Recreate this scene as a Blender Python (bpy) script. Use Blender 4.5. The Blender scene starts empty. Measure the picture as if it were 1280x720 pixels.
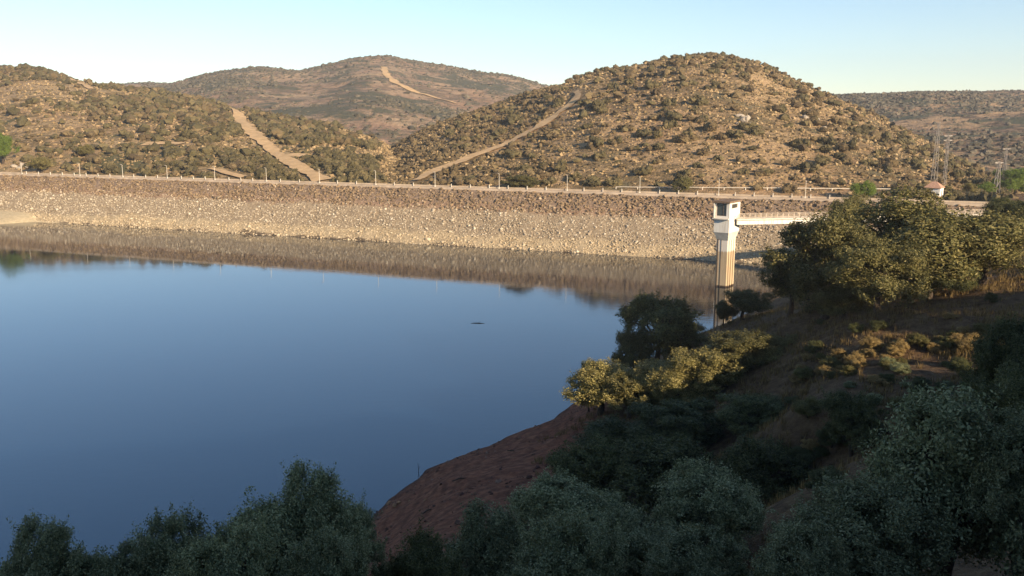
import bpy, bmesh, math, random
import numpy as np
from mathutils import Vector

random.seed(7)
RNG = np.random.default_rng(11)
scene = bpy.context.scene
COL = scene.collection
R = math.radians

# ------------------------------------------------------------------ camera model (used to survey the place)
F = 1108.0
PITCH = R(10.74)
EYE = np.array([0.0, 0.0, 39.0])
FW = np.array([0, math.cos(PITCH), -math.sin(PITCH)])
UP = np.array([0, math.sin(PITCH), math.cos(PITCH)])


def ray(px, py):
    return FW + np.array([(px - 640) / F, 0, 0]) + UP * ((360 - py) / F)


def at_z(px, py, z):
    d = ray(px, py)
    return EYE + d * ((z - EYE[2]) / d[2])


def at_r(px, py, r):
    d = ray(px, py)
    return EYE + d * (r / math.hypot(d[0], d[1]))


def at_y(px, py, y):
    d = ray(px, py)
    return EYE + d * (y / d[1])


def m_per_px(y):
    return y / F


cam_d = bpy.data.cameras.new("camera")
cam = bpy.data.objects.new("camera", cam_d)
COL.objects.link(cam)
cam.location = EYE
cam.rotation_euler = (R(90) - PITCH, 0, 0)
cam_d.sensor_width = 36
cam_d.lens = 36 * F / 1280
cam_d.clip_start = 0.5
cam_d.clip_end = 20000
scene.camera = cam

# ------------------------------------------------------------------ light
SUN_AZ = R(40)      # to the right of straight behind the camera
SUN_EL = R(19)
S = Vector((math.sin(SUN_AZ) * math.cos(SUN_EL), -math.cos(SUN_AZ) * math.cos(SUN_EL), math.sin(SUN_EL)))
sd = bpy.data.lights.new("sun", 'SUN')
sd.energy = 5.0
sd.angle = R(0.5)
sd.color = (1.0, 0.80, 0.56)
so = bpy.data.objects.new("sun", sd)
COL.objects.link(so)
so.rotation_euler = S.to_track_quat('Z', 'Y').to_euler()
w = bpy.data.worlds.new("World")
scene.world = w
w.use_nodes = True
nt = w.node_tree
bg = nt.nodes["Background"]
sky = nt.nodes.new("ShaderNodeTexSky")
sky.sky_type = 'NISHITA'
sky.sun_disc = False
sky.sun_elevation = SUN_EL
sky.sun_rotation = math.atan2(S.x, S.y)
sky.altitude = 300
sky.air_density = 1.0
sky.dust_density = 0.0
sky.ozone_density = 2.7
nt.links.new(sky.outputs[0], bg.inputs[0])
bg.inputs[1].default_value = 0.085
scene.view_settings.view_transform = 'Standard'
scene.view_settings.look = 'None'
scene.view_settings.exposure = 1.12
scene.view_settings.gamma = 1
scene.render.engine = 'CYCLES'
scene.cycles.max_bounces = 5
scene.cycles.diffuse_bounces = 2
scene.cycles.glossy_bounces = 3
scene.cycles.transmission_bounces = 2
scene.cycles.use_denoising = True


# ------------------------------------------------------------------ small helpers
def tag(o, label=None, cat=None, group=None, kind=None):
    if label: o["label"] = label
    if cat: o["category"] = cat
    if group: o["group"] = group
    if kind: o["kind"] = kind
    return o


def link(name, me, mat=None, parent=None):
    o = bpy.data.objects.new(name, me)
    COL.objects.link(o)
    if mat is not None and me is not None and len(me.materials) == 0:
        me.materials.append(mat)
    if parent is not None:
        o.parent = parent
    return o


def empty(name, loc=(0, 0, 0), rz=0.0):
    o = bpy.data.objects.new(name, None)
    COL.objects.link(o)
    o.location = loc
    o.rotation_euler = (0, 0, rz)
    o.empty_display_size = 0.5
    return o


def copy_tree(o, parent=None):
    c = o.copy()
    COL.objects.link(c)
    if parent is not None:
        c.parent = parent
    for ch in list(o.children):
        copy_tree(ch, c)
    return c


def np_mesh(name, V, Fc, smooth=False, attrs=None):
    """V (n,3), Fc list of face arrays ((m,3) or (m,4))."""
    me = bpy.data.meshes.new(name)
    V = np.asarray(V, dtype=np.float32)
    if not isinstance(Fc, (list, tuple)):
        Fc = [Fc]
    nl = sum(f.size for f in Fc)
    nf = sum(len(f) for f in Fc)
    me.vertices.add(len(V))
    me.vertices.foreach_set("co", V.ravel())
    me.loops.add(nl)
    me.loops.foreach_set("vertex_index", np.concatenate([f.ravel() for f in Fc]).astype(np.int32))
    me.polygons.add(nf)
    tot = np.concatenate([np.full(len(f), f.shape[1]) for f in Fc])
    st = np.concatenate([[0], np.cumsum(tot)[:-1]])
    me.polygons.foreach_set("loop_start", st.astype(np.int32))
    me.polygons.foreach_set("use_smooth", np.full(nf, smooth, dtype=bool))
    me.update(calc_edges=True)
    if attrs:
        for k, v in attrs.items():
            a = me.attributes.new(k, 'FLOAT', 'POINT')
            a.data.foreach_set("value", np.asarray(v, dtype=np.float32))
    me.validate()
    return me


class MB:
    """collects boxes, bars and tubes into one mesh"""

    def __init__(self):
        self.v, self.f = [], []

    def add(self, vs, fs):
        b = len(self.v)
        self.v += [tuple(p) for p in vs]
        self.f += [tuple(i + b for i in f) for f in fs]
        return self

    def box(self, c, size, rz=0.0, taper=1.0):
        hx, hy, hz = size[0] / 2, size[1] / 2, size[2] / 2
        co, si = math.cos(rz), math.sin(rz)
        vs = []
        for z, k in ((-hz, 1.0), (hz, taper)):
            for x, y in ((-hx, -hy), (hx, -hy), (hx, hy), (-hx, hy)):
                x, y = x * k, y * k
                vs.append((c[0] + x * co - y * si, c[1] + x * si + y * co, c[2] + z))
        return self.add(vs, [(3, 2, 1, 0), (4, 5, 6, 7), (0, 1, 5, 4), (1, 2, 6, 5), (2, 3, 7, 6), (3, 0, 4, 7)])

    def tube(self, pts, rad, n=6):
        pts = [Vector(p) for p in pts]
        b = len(self.v)
        for i, p in enumerate(pts):
            d = (pts[min(i + 1, len(pts) - 1)] - pts[max(i - 1, 0)]).normalized()
            a = d.cross(Vector((0.31, 0.87, 0.13)))
            if a.length < 1e-3: a = d.cross(Vector((1, 0, 0)))
            a.normalize()
            c = d.cross(a)
            r = rad[i] if hasattr(rad, '__len__') else rad
            for k in range(n):
                t = 2 * math.pi * k / n
                self.v.append(tuple(p + a * (r * math.cos(t)) + c * (r * math.sin(t))))
        for i in range(len(pts) - 1):
            for k in range(n):
                k2 = (k + 1) % n
                self.f.append((b + i * n + k, b + i * n + k2, b + (i + 1) * n + k2, b + (i + 1) * n + k))
        self.f.append(tuple(b + k for k in reversed(range(n))))
        self.f.append(tuple(b + (len(pts) - 1) * n + k for k in range(n)))
        return self

    def mesh(self, name):
        me = bpy.data.meshes.new(name)
        me.from_pydata(self.v, [], self.f)
        me.update()
        return me

    def build(self, name, mat, parent=None, bevel=0.0):
        me = self.mesh(name)
        o = link(name, me, mat, parent)
        if bevel:
            m = o.modifiers.new("bevel", 'BEVEL')
            m.width = bevel
            m.segments = 2
            m.limit_method = 'ANGLE'
        return o


# ------------------------------------------------------------------ noise in numpy
def _hash(ix, iy, seed):
    h = (ix.astype(np.int64) * 374761393 + iy.astype(np.int64) * 668265263 + seed * 1442695041) & 0xFFFFFFFF
    h = ((h ^ (h >> 13)) * 1274126177) & 0xFFFFFFFF
    return ((h ^ (h >> 16)) & 0xFFFF) / 65535.0


def vnoise(x, y, seed=0):
    ix, iy = np.floor(x), np.floor(y)
    fx, fy = x - ix, y - iy
    fx, fy = fx * fx * (3 - 2 * fx), fy * fy * (3 - 2 * fy)
    a, b = _hash(ix, iy, seed), _hash(ix + 1, iy, seed)
    c, d = _hash(ix, iy + 1, seed), _hash(ix + 1, iy + 1, seed)
    return (a + (b - a) * fx) * (1 - fy) + (c + (d - c) * fx) * fy


def fbm(x, y, scale, octv=4, seed=0):
    """-1..1, feature size = scale metres"""
    x, y = np.asarray(x, float) / scale, np.asarray(y, float) / scale
    s, a, t = 0, 1.0, 0
    for o in range(octv):
        s = s + a * (vnoise(x, y, seed + o * 17) * 2 - 1)
        t += a
        a *= 0.5
        x, y = x * 2.03 + 5.1, y * 2.03 + 9.7
    return s / t


# ------------------------------------------------------------------ materials
def newmat(name):
    m = bpy.data.materials.new(name)
    m.use_nodes = True
    n = m.node_tree
    p = n.nodes["Principled BSDF"]
    p.inputs["Roughness"].default_value = 0.9
    p.inputs["Specular IOR Level"].default_value = 0.15
    return m, n, p


def N(n, typ, **kw):
    nd = n.nodes.new(typ)
    for k, v in kw.items():
        setattr(nd, k, v)
    return nd


def noise(n, vec, scale, detail=4, rough=0.55):
    nd = N(n, "ShaderNodeTexNoise")
    nd.inputs["Scale"].default_value = scale
    nd.inputs["Detail"].default_value = detail
    nd.inputs["Roughness"].default_value = rough
    n.links.new(vec, nd.inputs["Vector"])
    return nd.outputs["Fac"]


def ramp(n, fac, stops):
    nd = N(n, "ShaderNodeValToRGB")
    e = nd.color_ramp.elements
    while len(e) < len(stops):
        e.new(0.5)
    for el, (p, c) in zip(e, stops):
        el.position = p
        el.color = (*c, 1) if len(c) == 3 else c
    n.links.new(fac, nd.inputs[0])
    return nd.outputs[0]


def grey(n, fac, lo, hi):
    return ramp(n, fac, [(lo, (0, 0, 0)), (hi, (1, 1, 1))])


def mix(n, fac, a, b, mode='MIX'):
    nd = N(n, "ShaderNodeMix", data_type='RGBA', blend_type=mode)
    for s, v in ((0, fac), (6, a), (7, b)):
        if isinstance(v, (int, float)):
            nd.inputs[s].default_value = v
        elif isinstance(v, tuple):
            nd.inputs[s].default_value = (*v, 1)
        else:
            n.links.new(v, nd.inputs[s])
    return nd.outputs[2]


def math_(n, op, a, b=None):
    nd = N(n, "ShaderNodeMath", operation=op)
    for i, v in enumerate((a, b)):
        if v is None: continue
        if isinstance(v, (int, float)):
            nd.inputs[i].default_value = v
        else:
            n.links.new(v, nd.inputs[i])
    return nd.outputs[0]


def bump(n, p, h, strength, dist):
    b = N(n, "ShaderNodeBump")
    b.inputs["Strength"].default_value = strength
    b.inputs["Distance"].default_value = dist
    n.links.new(h, b.inputs["Height"])
    n.links.new(b.outputs[0], p.inputs["Normal"])


def pos(n):
    return N(n, "ShaderNodeNewGeometry").outputs["Position"]


def plain(name, col, rough=0.85, var=0.25, scale=1.5, metallic=0.0):
    m, n, p = newmat(name)
    f = noise(n, pos(n), scale, 5, 0.6)
    d = tuple(c * (1 - var) for c in col)
    l = tuple(min(1, c * (1 + var * 0.6)) for c in col)
    n.links.new(ramp(n, f, [(0.3, d), (0.7, l)]), p.inputs["Base Color"])
    p.inputs["Roughness"].default_value = rough
    p.inputs["Metallic"].default_value = metallic
    return m


def hill_mat(name, tan, soil, scrub, cover, green=None, gcover=0.0, fine=1.0):
    """dry grass and bare soil, overgrown with low brown scrub and (further) green scrub"""
    m, n, p = newmat(name)
    P = pos(n)
    big = noise(n, P, 0.012, 4, 0.6)
    base = mix(n, grey(n, big, 0.42, 0.60), tan, soil)
    pale = noise(n, P, 0.11, 4, 0.65)
    base = mix(n, math_(n, 'MULTIPLY', grey(n, pale, 0.55, 0.72), 0.55), base, tuple(min(1, c * 1.35) for c in tan))
    mid = noise(n, P, 0.16 * fine, 6, 0.72)
    reg = noise(n, P, 0.018, 3, 0.5)
    k = math_(n, 'ADD', mid, math_(n, 'MULTIPLY', math_(n, 'SUBTRACT', reg, 0.5), 0.55))
    t0 = 0.62 - cover * 0.24
    c = mix(n, grey(n, k, t0 - 0.03, t0 + 0.09), base, scrub)
    if green:
        g = noise(n, P, 0.07 * fine, 6, 0.7)
        greg = noise(n, P, 0.009, 3, 0.5)
        kk = math_(n, 'ADD', g, math_(n, 'MULTIPLY', math_(n, 'SUBTRACT', greg, 0.5), 0.8))
        t1 = 0.66 - gcover * 0.3
        c = mix(n, grey(n, kk, t1 - 0.02, t1 + 0.07), c, green)
    sp = noise(n, P, 0.7 * fine, 4, 0.7)
    c = mix(n, 0.55, c, ramp(n, sp, [(0.3, (0.35, 0.35, 0.35)), (0.7, (1, 1, 1))]), 'MULTIPLY')
    n.links.new(c, p.inputs["Base Color"])
    h = math_(n, 'ADD', math_(n, 'MULTIPLY', mid, 1.6), sp)
    bump(n, p, h, 0.9, 1.1 / fine)
    return m


def leaf_mat(name, cols, rough=0.6, trans=0.25, spec=0.25):
    m, n, p = newmat(name)
    g = N(n, "ShaderNodeNewGeometry")
    isl = g.outputs["Random Per Island"]
    ns = noise(n, g.outputs["Position"], 0.9, 3, 0.6)
    f = math_(n, 'ADD', math_(n, 'MULTIPLY', isl, 0.6), math_(n, 'MULTIPLY', ns, 0.4))
    k = len(cols)
    c = ramp(n, f, [(0.15 + 0.7 * i / (k - 1), q) for i, q in enumerate(cols)])
    oi = N(n, "ShaderNodeObjectInfo")
    hs = N(n, "ShaderNodeHueSaturation")
    v = math_(n, 'ADD', math_(n, 'MULTIPLY', oi.outputs["Random"], 0.35), 0.82)
    n.links.new(v, hs.inputs["Value"])
    n.links.new(c, hs.inputs["Color"])
    c = hs.outputs[0]
    n.links.new(c, p.inputs["Base Color"])
    p.inputs["Roughness"].default_value = rough
    p.inputs["Specular IOR Level"].default_value = spec
    if trans:
        tr = N(n, "ShaderNodeBsdfTranslucent")
        n.links.new(c, tr.inputs["Color"])
        mx = N(n, "ShaderNodeMixShader")
        mx.inputs[0].default_value = trans
        n.links.new(p.outputs[0], mx.inputs[1])
        n.links.new(tr.outputs[0], mx.inputs[2])
        n.links.new(mx.outputs[0], n.nodes["Material Output"].inputs[0])
    return m


def shrub_mat(name, cols):
    """small far-off bushes: mottled, each its own tone"""
    m, n, p = newmat(name)
    g = N(n, "ShaderNodeNewGeometry")
    oi = N(n, "ShaderNodeObjectInfo")
    isl = math_(n, 'FRACT', math_(n, 'ADD', g.outputs["Random Per Island"], oi.outputs["Random"]))
    ns = noise(n, g.outputs["Position"], 1.3, 4, 0.7)
    f = math_(n, 'ADD', math_(n, 'MULTIPLY', isl, 0.55), math_(n, 'MULTIPLY', ns, 0.45))
    k = len(cols)
    n.links.new(ramp(n, f, [(0.18 + 0.64 * i / (k - 1), q) for i, q in enumerate(cols)]), p.inputs["Base Color"])
    bump(n, p, ns, 1.0, 0.6)
    return m


M = {}
M['oak_lit'] = leaf_mat("sunlit_oak_leaves", [(0.04, 0.044, 0.014), (0.105, 0.10, 0.03), (0.19, 0.165, 0.055), (0.29, 0.245, 0.10)])  # olive oak leaves with a sunlit tone put into the colour
M['oak_pale'] = leaf_mat("sunlit_pale_oak_leaves", [(0.055, 0.055, 0.016), (0.16, 0.14, 0.042), (0.28, 0.235, 0.08), (0.42, 0.345, 0.15)])  # same oak leaves, yellow of the low sun painted in
M['oak_dark'] = leaf_mat("shaded_oak_leaves", [(0.028, 0.033, 0.011), (0.068, 0.074, 0.025), (0.12, 0.125, 0.043), (0.19, 0.18, 0.07)])  # same oak leaves darkened, shade painted into the colour
M['oak_grey'] = leaf_mat("grey_green_leaves", [(0.05, 0.06, 0.024), (0.14, 0.155, 0.068), (0.25, 0.26, 0.125), (0.38, 0.38, 0.21)])
M['fresh'] = leaf_mat("fresh_green_leaves", [(0.07, 0.11, 0.015), (0.14, 0.2, 0.03), (0.22, 0.28, 0.05)])
M['bark'] = plain("bark", (0.075, 0.055, 0.04), 0.95, 0.5, 6)
M['twig'] = plain("dry_twigs", (0.30, 0.19, 0.10), 0.9, 0.5, 3)
M['shrub_green'] = shrub_mat("hill_shrub_green", [(0.055, 0.046, 0.023), (0.095, 0.08, 0.038), (0.16, 0.125, 0.06)])
M['shrub_brown'] = shrub_mat("hill_shrub_brown", [(0.07, 0.05, 0.028), (0.12, 0.088, 0.046), (0.19, 0.14, 0.07)])
M['shrub_far'] = shrub_mat("far_shrub", [(0.065, 0.06, 0.046), (0.10, 0.09, 0.066), (0.15, 0.125, 0.09)])
M['concrete'] = plain("pale_concrete", (0.62, 0.57, 0.48), 0.8, 0.22, 0.9)
M['white'] = plain("whitewashed_render", (0.80, 0.78, 0.72), 0.75, 0.08, 0.7)
M['steel'] = plain("galvanised_steel", (0.34, 0.30, 0.26), 0.6, 0.2, 2)
M['pole'] = plain("pale_painted_pole", (0.66, 0.60, 0.50), 0.6, 0.1, 2)
M['darkmetal'] = plain("brown_metal", (0.10, 0.075, 0.055), 0.6, 0.25, 3)
M['tile'] = plain("terracotta_tiles", (0.42, 0.25, 0.17), 0.85, 0.3, 2.5)
M['track'] = plain("pale_dirt", (0.50, 0.34, 0.18), 0.95, 0.25, 0.3)
M['stone'] = plain("pale_rock", (0.34, 0.29, 0.23), 0.9, 0.4, 0.8)
M['rust'] = plain("orange_rock", (0.34, 0.19, 0.10), 0.9, 0.4, 1.5)
m, n, p = newmat("window_glass")
p.inputs["Base Color"].default_value = (0.05, 0.06, 0.055, 1)
p.inputs["Roughness"].default_value = 0.12
p.inputs["Specular IOR Level"].default_value = 0.6
M['glass'] = m

# ------------------------------------------------------------------ the dam line
HC = 16.0                                     # crest height over the water
C0, C1 = at_z(0, 217.7, HC), at_z(1050, 250.7, HC)
DU = (C1 - C0)[:2]
DU = DU / np.hypot(*DU)                       # along the crest, left to right
DN = np.array([DU[1], -DU[0]])                # towards the reservoir
if DN[1] > 0: DN = -DN
Wm = at_z(640, 311.5, 0.0)
RUN = float(np.dot((Wm - C0)[:2], DN))        # horizontal run crest -> waterline
SL = float(np.dot((at_z(-170, 215, HC) - C0)[:2], DU))
SR = float(np.dot((C1 - C0)[:2], DU)) + 62.0
print("dam run", RUN, "crest", C0, C1, "S", SL, SR)


def dam_pt(s, d, z):
    q = C0[:2] + DU * s + DN * d
    return (q[0], q[1], z)


def crest_r(b):
    """horizontal distance from the eye to the crest line along bearing b (tan = x/y)"""
    d = np.stack([np.sin(b), np.cos(b)], -1)
    nn = -DN
    den = d @ nn
    r = np.where(den > 0.12, (C0[:2] @ nn) / np.maximum(den, 0.12), 1e9)
    return r


# ------------------------------------------------------------------ hills
def bearing(px, py=150):
    d = ray(px, py)
    return math.atan2(d[0], d[1])


class Hill:
    def __init__(self, ridge, Rd, toe, z0, power=1.0, back=1.2, nz=(6, 90), seed=1, ridge_noise=0.15, limit=None):
        b, e = [], []
        for px, py in ridge:
            d = ray(px, py)
            b.append(math.atan2(d[0], d[1]))
            e.append(d[2] / math.hypot(d[0], d[1]))
        self.b, self.e = np.array(b), np.array(e)
        self.Rd, self.toe, self.z0 = Rd, toe, z0
        self.power, self.back, self.nz, self.seed, self.rn = power, back, nz, seed, ridge_noise
        # widen profile tables so that the outline seen from the eye is the ridge
        self.bs = np.linspace(self.b[0], self.b[-1], 240)
        k = np.ones(9) / 9
        es = np.interp(self.bs, self.b, self.e)
        es = np.convolve(np.pad(es, 4, 'edge'), k, 'valid') * 0.6 + es * 0.4
        self.es = es
        self.Hs = 39 + es * self.Rv(self.bs)
        for _ in range(6):
            t = np.linspace(0.02, 1.0, 120)
            r0, r1 = self.toev(self.bs), self.Rv(self.bs)
            rr = r0[:, None] + (r1 - r0)[:, None] * t
            zz = self._prof(self.bs[:, None] + 0 * rr, rr, noise=False)
            mx = ((zz - 39) / rr).max(1)
            self.Hs = self.Hs + (self.es - mx) * r1 * 0.9

    def Rv(self, b): return np.interp(b, *self.Rd) if isinstance(self.Rd, tuple) else np.full_like(b, self.Rd, dtype=float)

    def toev(self, b):
        if callable(self.toe): return self.toe(b)
        return np.full_like(b, self.toe, dtype=float)

    def _prof(self, b, r, noise=True):
        Hh = np.interp(b, self.bs, self.Hs)
        r0, r1 = self.toev(b), self.Rv(b)
        t = (r - r0) / (r1 - r0)
        tc = np.clip(t, 0, 1)
        s = np.sin(tc * math.pi / 2) ** self.power
        z = self.z0 + (Hh - self.z0) * s
        over = np.clip(t - 1, 0, None)
        z = np.where(t > 1, Hh - (over * (r1 - r0)) ** 1.3 * 0.10 * self.back, z)
        if noise:
            x, y = r * np.sin(b), r * np.cos(b)
            amp = np.sin(np.clip(tc, 0, 1) * math.pi) * (1 - self.rn) + self.rn * tc
            z = z + self.nz[0] * amp * fbm(x, y, self.nz[1], 5, self.seed)
            z = z + 0.5 * tc * fbm(x, y, 9, 3, self.seed + 50)
        return z

    def h(self, x, y):
        return self._prof(np.arctan2(x, y), np.hypot(x, y))

    def slope_pt(self, px, py):
        """where the line of sight meets the hill"""
        d = ray(px, py)
        hl = math.hypot(d[0], d[1])
        b = math.atan2(d[0], d[1])
        r0, r1 = float(self.toev(np.array([b]))[0]), float(self.Rv(np.array([b]))[0])
        rr = np.linspace(r0, r1 * 1.02, 1500)
        zz = self._prof(np.full_like(rr, b), rr)
        zr = 39 + d[2] / hl * rr
        i = np.argmax(zz >= zr)
        if zz[i] < zr[i]: i = int(np.argmin(zr - zz))
        r = rr[i]
        return np.array([r * math.sin(b), r * math.cos(b), zz[i]])

    def mesh(self, name, nb=640, nr=300, beyond=1.5):
        b = np.linspace(self.b[0], self.b[-1], nb)
        u = np.concatenate([np.linspace(0, 1, int(nr * 0.75)), np.linspace(1, beyond, nr - int(nr * 0.75) + 1)[1:]])
        B, U = np.meshgrid(b, u, indexing='ij')
        r0, r1 = self.toev(B.ravel()).reshape(B.shape), self.Rv(B.ravel()).reshape(B.shape)
        Rr = r0 + (r1 - r0) * U
        Z = self._prof(B, Rr)
        V = np.stack([Rr * np.sin(B), Rr * np.cos(B), Z], -1).reshape(-1, 3)
        i = np.arange(nb - 1)[:, None] * len(u) + np.arange(len(u) - 1)[None]
        i = i.ravel()
        Fq = np.stack([i, i + len(u), i + len(u) + 1, i + 1], -1)
        return np_mesh(name, V, Fq, smooth=True)


def toe_dam(extra, cap):
    return lambda b: np.minimum(crest_r(b) + extra, cap)


BX = bearing
hillA = Hill([(-420, 60), (-200, 70), (-80, 80), (0, 87), (25, 85), (45, 87), (70, 95), (100, 104), (150, 112), (200, 117), (245, 126), (290, 138),
              (330, 146), (360, 150), (400, 156), (430, 162), (470, 174), (510, 191), (560, 214), (620, 236), (700, 255)],
             (np.array([BX(-420), BX(0), BX(120), BX(250), BX(400), BX(520), BX(700)]), np.array([1200., 1150., 960., 760., 600., 500., 440.])),
             toe_dam(11, 500), 14.0, power=0.95, nz=(5.0, 80), seed=3)
hillB = Hill([(380, 246), (425, 224), (453, 208), (493, 184), (527, 163), (560, 151), (593, 141), (637, 128), (665, 117), (690, 110), (712, 103), (730, 95), (745, 90), (770, 86), (800, 82), (825, 76),
              (850, 71), (875, 69), (900, 70), (920, 72), (945, 79), (970, 89), (1000, 103), (1030, 116), (1060, 129), (1100, 148),
              (1140, 168), (1180, 187), (1220, 208), (1260, 224), (1330, 240), (1420, 248)],
             (np.array([BX(380), BX(500), BX(640), BX(760), BX(900), BX(1060), BX(1200), BX(1420)]), np.array([460., 520., 600., 640., 650., 600., 520., 420.])),
             toe_dam(11, 430), 15.0, power=1.0, nz=(4.5, 70), seed=8)
hillC = Hill([(60, 135), (120, 118), (165, 110), (210, 110), (240, 103), (275, 98), (310, 93), (345, 92), (380, 93), (410, 88), (440, 81), (462, 78), (485, 78), (520, 84), (560, 90), (600, 95), (640, 99), (670, 106),
              (700, 115), (760, 130), (860, 150)],
             1550., lambda b: np.clip(crest_r(b) + 40, 370, 640), 8.0, power=1.15, nz=(26, 260), seed=21, ridge_noise=0.1)
hillD = Hill([(-600, 100), (-200, 104), (60, 112), (130, 110), (165, 106), (185, 103), (200, 103), (213, 105), (240, 104), (300, 108), (420, 118)],
             2300., 1500., 60.0, power=1.0, nz=(20, 300), seed=33)
hillE = Hill([(900, 135), (980, 126), (1040, 119), (1065, 116), (1100, 115), (1150, 114), (1200, 114), (1250, 115), (1290, 116), (1400, 110), (1600, 104), (2000, 100)],
             1350., lambda b: np.clip(crest_r(b) + 40, 370, 640), 8.0, power=1.1, nz=(22, 220), seed=44, ridge_noise=0.06)

hm = {
    'A': hill_mat("left_hill_ground", (0.43, 0.305, 0.165), (0.38, 0.245, 0.13), (0.19, 0.135, 0.065), 0.42, (0.12, 0.11, 0.05), 0.25),
    'B': hill_mat("dome_hill_ground", (0.44, 0.305, 0.165), (0.39, 0.245, 0.13), (0.20, 0.14, 0.07), 0.6, (0.17, 0.14, 0.075), 0.2),
    'C': hill_mat("far_mountain_ground", (0.42, 0.30, 0.19), (0.36, 0.23, 0.15), (0.22, 0.16, 0.11), 0.58, (0.12, 0.115, 0.075), 0.45, 0.45),
    'D': hill_mat("farthest_ridge_ground", (0.25, 0.19, 0.15), (0.22, 0.16, 0.13), (0.15, 0.125, 0.11), 0.6, (0.12, 0.12, 0.10), 0.4, 0.3),
    'E': hill_mat("right_ridge_ground", (0.42, 0.28, 0.16), (0.32, 0.21, 0.13), (0.15, 0.105, 0.07), 0.65, (0.09, 0.095, 0.06), 0.45, 0.45),
}
tag(link("hill", hillA.mesh("hill_left"), hm['A']), "scrub covered hill with a wide dirt track at the left end of the dam", "hill", kind="structure")
tag(link("hill", hillB.mesh("hill_dome", 640, 300), hm['B']), "sunlit dome shaped hill dotted with round shrubs behind the intake tower", "hill", kind="structure")
tag(link("mountain", hillC.mesh("mountain"), hm['C']), "distant mountain with a pale track near its summit between the two hills", "mountain", kind="structure")
tag(link("hill", hillD.mesh("far_ridge", 200, 60), hm['D']), "faint farthest ridge showing behind the left hill", "hill", kind="structure")
tag(link("hill", hillE.mesh("right_ridge"), hm['E']), "long flat topped ridge behind the pylons on the far right", "hill", kind="structure")


# dirt tracks draped on the slopes
def track(hill, pts, width, label, mat='track', widths=None):
    P = [hill.slope_pt(*q) for q in pts]
    Q, Wd = [], []
    for i in range(len(P) - 1):
        L = np.hypot(*(P[i + 1] - P[i])[:2])
        k = max(2, int(L / 3))
        for j in range(k):
            a = j / k
            Q.append(P[i][:2] * (1 - a) + P[i + 1][:2] * a)
            if widths: Wd.append(widths[i] * (1 - a) + widths[i + 1] * a)
            else: Wd.append(width)
    Q.append(P[-1][:2]); Wd.append(widths[-1] if widths else width)
    Q = np.array(Q); Wd = np.array(Wd)
    if len(Q) > 9:
        k = np.ones(5) / 5
        for c in range(2):
            Q[2:-2, c] = np.convolve(Q[:, c], k, 'valid')
    T = np.gradient(Q, axis=0)
    T /= np.maximum(np.hypot(T[:, 0], T[:, 1]), 1e-6)[:, None]
    Nn = np.stack([-T[:, 1], T[:, 0]], -1)
    cols = np.linspace(-0.5, 0.5, 5)
    jit = 1 + 0.35 * fbm(Q[:, 0], Q[:, 1], 12, 3, 5)
    V = Q[:, None, :] + Nn[:, None, :] * (cols[None, :, None] * (Wd * jit)[:, None, None])
    V[:, :2] += (fbm(Q[:, 0] + 300, Q[:, 1], 7, 3, 6) * Wd * 0.35)[:, None, None] * Nn[:, None, :]
    V[:, 3:] += (fbm(Q[:, 0] - 300, Q[:, 1], 7, 3, 7) * Wd * 0.35)[:, None, None] * Nn[:, None, :]
    Z = hill.h(V[..., 0], V[..., 1]) + 0.7
    V = np.concatenate([V, Z[..., None]], -1)
    nr, nc = V.shape[:2]
    i = (np.arange(nr - 1)[:, None] * nc + np.arange(nc - 1)[None]).ravel()
    me = np_mesh("dirt_track", V.reshape(-1, 3), np.stack([i, i + 1, i + nc + 1, i + nc], -1), smooth=True)
    return tag(link("dirt_track", me, M[mat]), label, "track", kind="structure")


track(hillA, [(289, 136), (300, 147), (306, 158), (322, 172), (338, 186), (350, 197), (368, 207), (390, 219), (405, 227)], 9, "wide pale dirt track climbing the left hill",
      widths=[3, 6.5, 8, 7.5, 6, 5.5, 6, 7, 7])
track(hillA, [(352, 197), (366, 195.5), (382, 196)], 7, "short pale spur beside the wide track on the left hill")
track(hillA, [(180, 181), (203, 181), (228, 181)], 6, "pale cleared terrace on the left hill")
track(hillA, [(262, 212), (282, 217), (305, 223)], 3, "pale dirt road at the foot of the left hill")
track(hillA, [(88, 98), (100, 104), (113, 112)], 5, "pale track cutting the crest of the left hill")
track(hillB, [(520, 227), (548, 213), (580, 201), (605, 192), (640, 178), (672, 161), (696, 144), (715, 130), (724, 121), (720, 115)], 4.0, "straight pale firebreak track climbing to the shoulder of the dome hill",
      widths=[3.5, 4.5, 5, 5.5, 5, 5.5, 5, 4.5, 4, 3])
track(hillC, [(480, 84), (481, 90), (486, 97), (494, 104), (503, 108), (520, 116), (545, 123), (570, 130)], 14, "pale track descending from the mountain summit", widths=[7, 8, 9, 8, 7, 5, 3.5, 2])
0 and track(hillB, [(765, 237), (850, 237), (950, 239), (1040, 241), (1120, 243)], 3, "pale service road along the foot of the dome hill")

# broad ground sheet under everything, out to the horizon
ng = 64
ang = np.linspace(0, 2 * math.pi, ng, endpoint=False)
Vg = [np.array([[0, 0, -16.0]])]
for rr in (300, 1500, 5000, 12000):
    Vg.append(np.stack([rr * np.cos(ang), rr * np.sin(ang), np.full(ng, -16.0)], -1))
Vg = np.concatenate(Vg)
Fa = np.stack([np.zeros(ng, int), 1 + np.arange(ng), 1 + (np.arange(ng) + 1) % ng], -1)
Fb = []
for k in range(3):
    a = 1 + k * ng + np.arange(ng); a2 = 1 + k * ng + (np.arange(ng) + 1) % ng
    Fb.append(np.stack([a, a + ng, a2 + ng, a2], -1))
tag(link("ground", np_mesh("ground", Vg, [Fa, np.concatenate(Fb)]), plain("dry_ground", (0.26, 0.19, 0.11), 0.95, 0.3, 0.01)), "dry ground of the whole valley", "ground", kind="structure")

# ------------------------------------------------------------------ near hillside (the bank the viewer stands on)
ctrl = []


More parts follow.
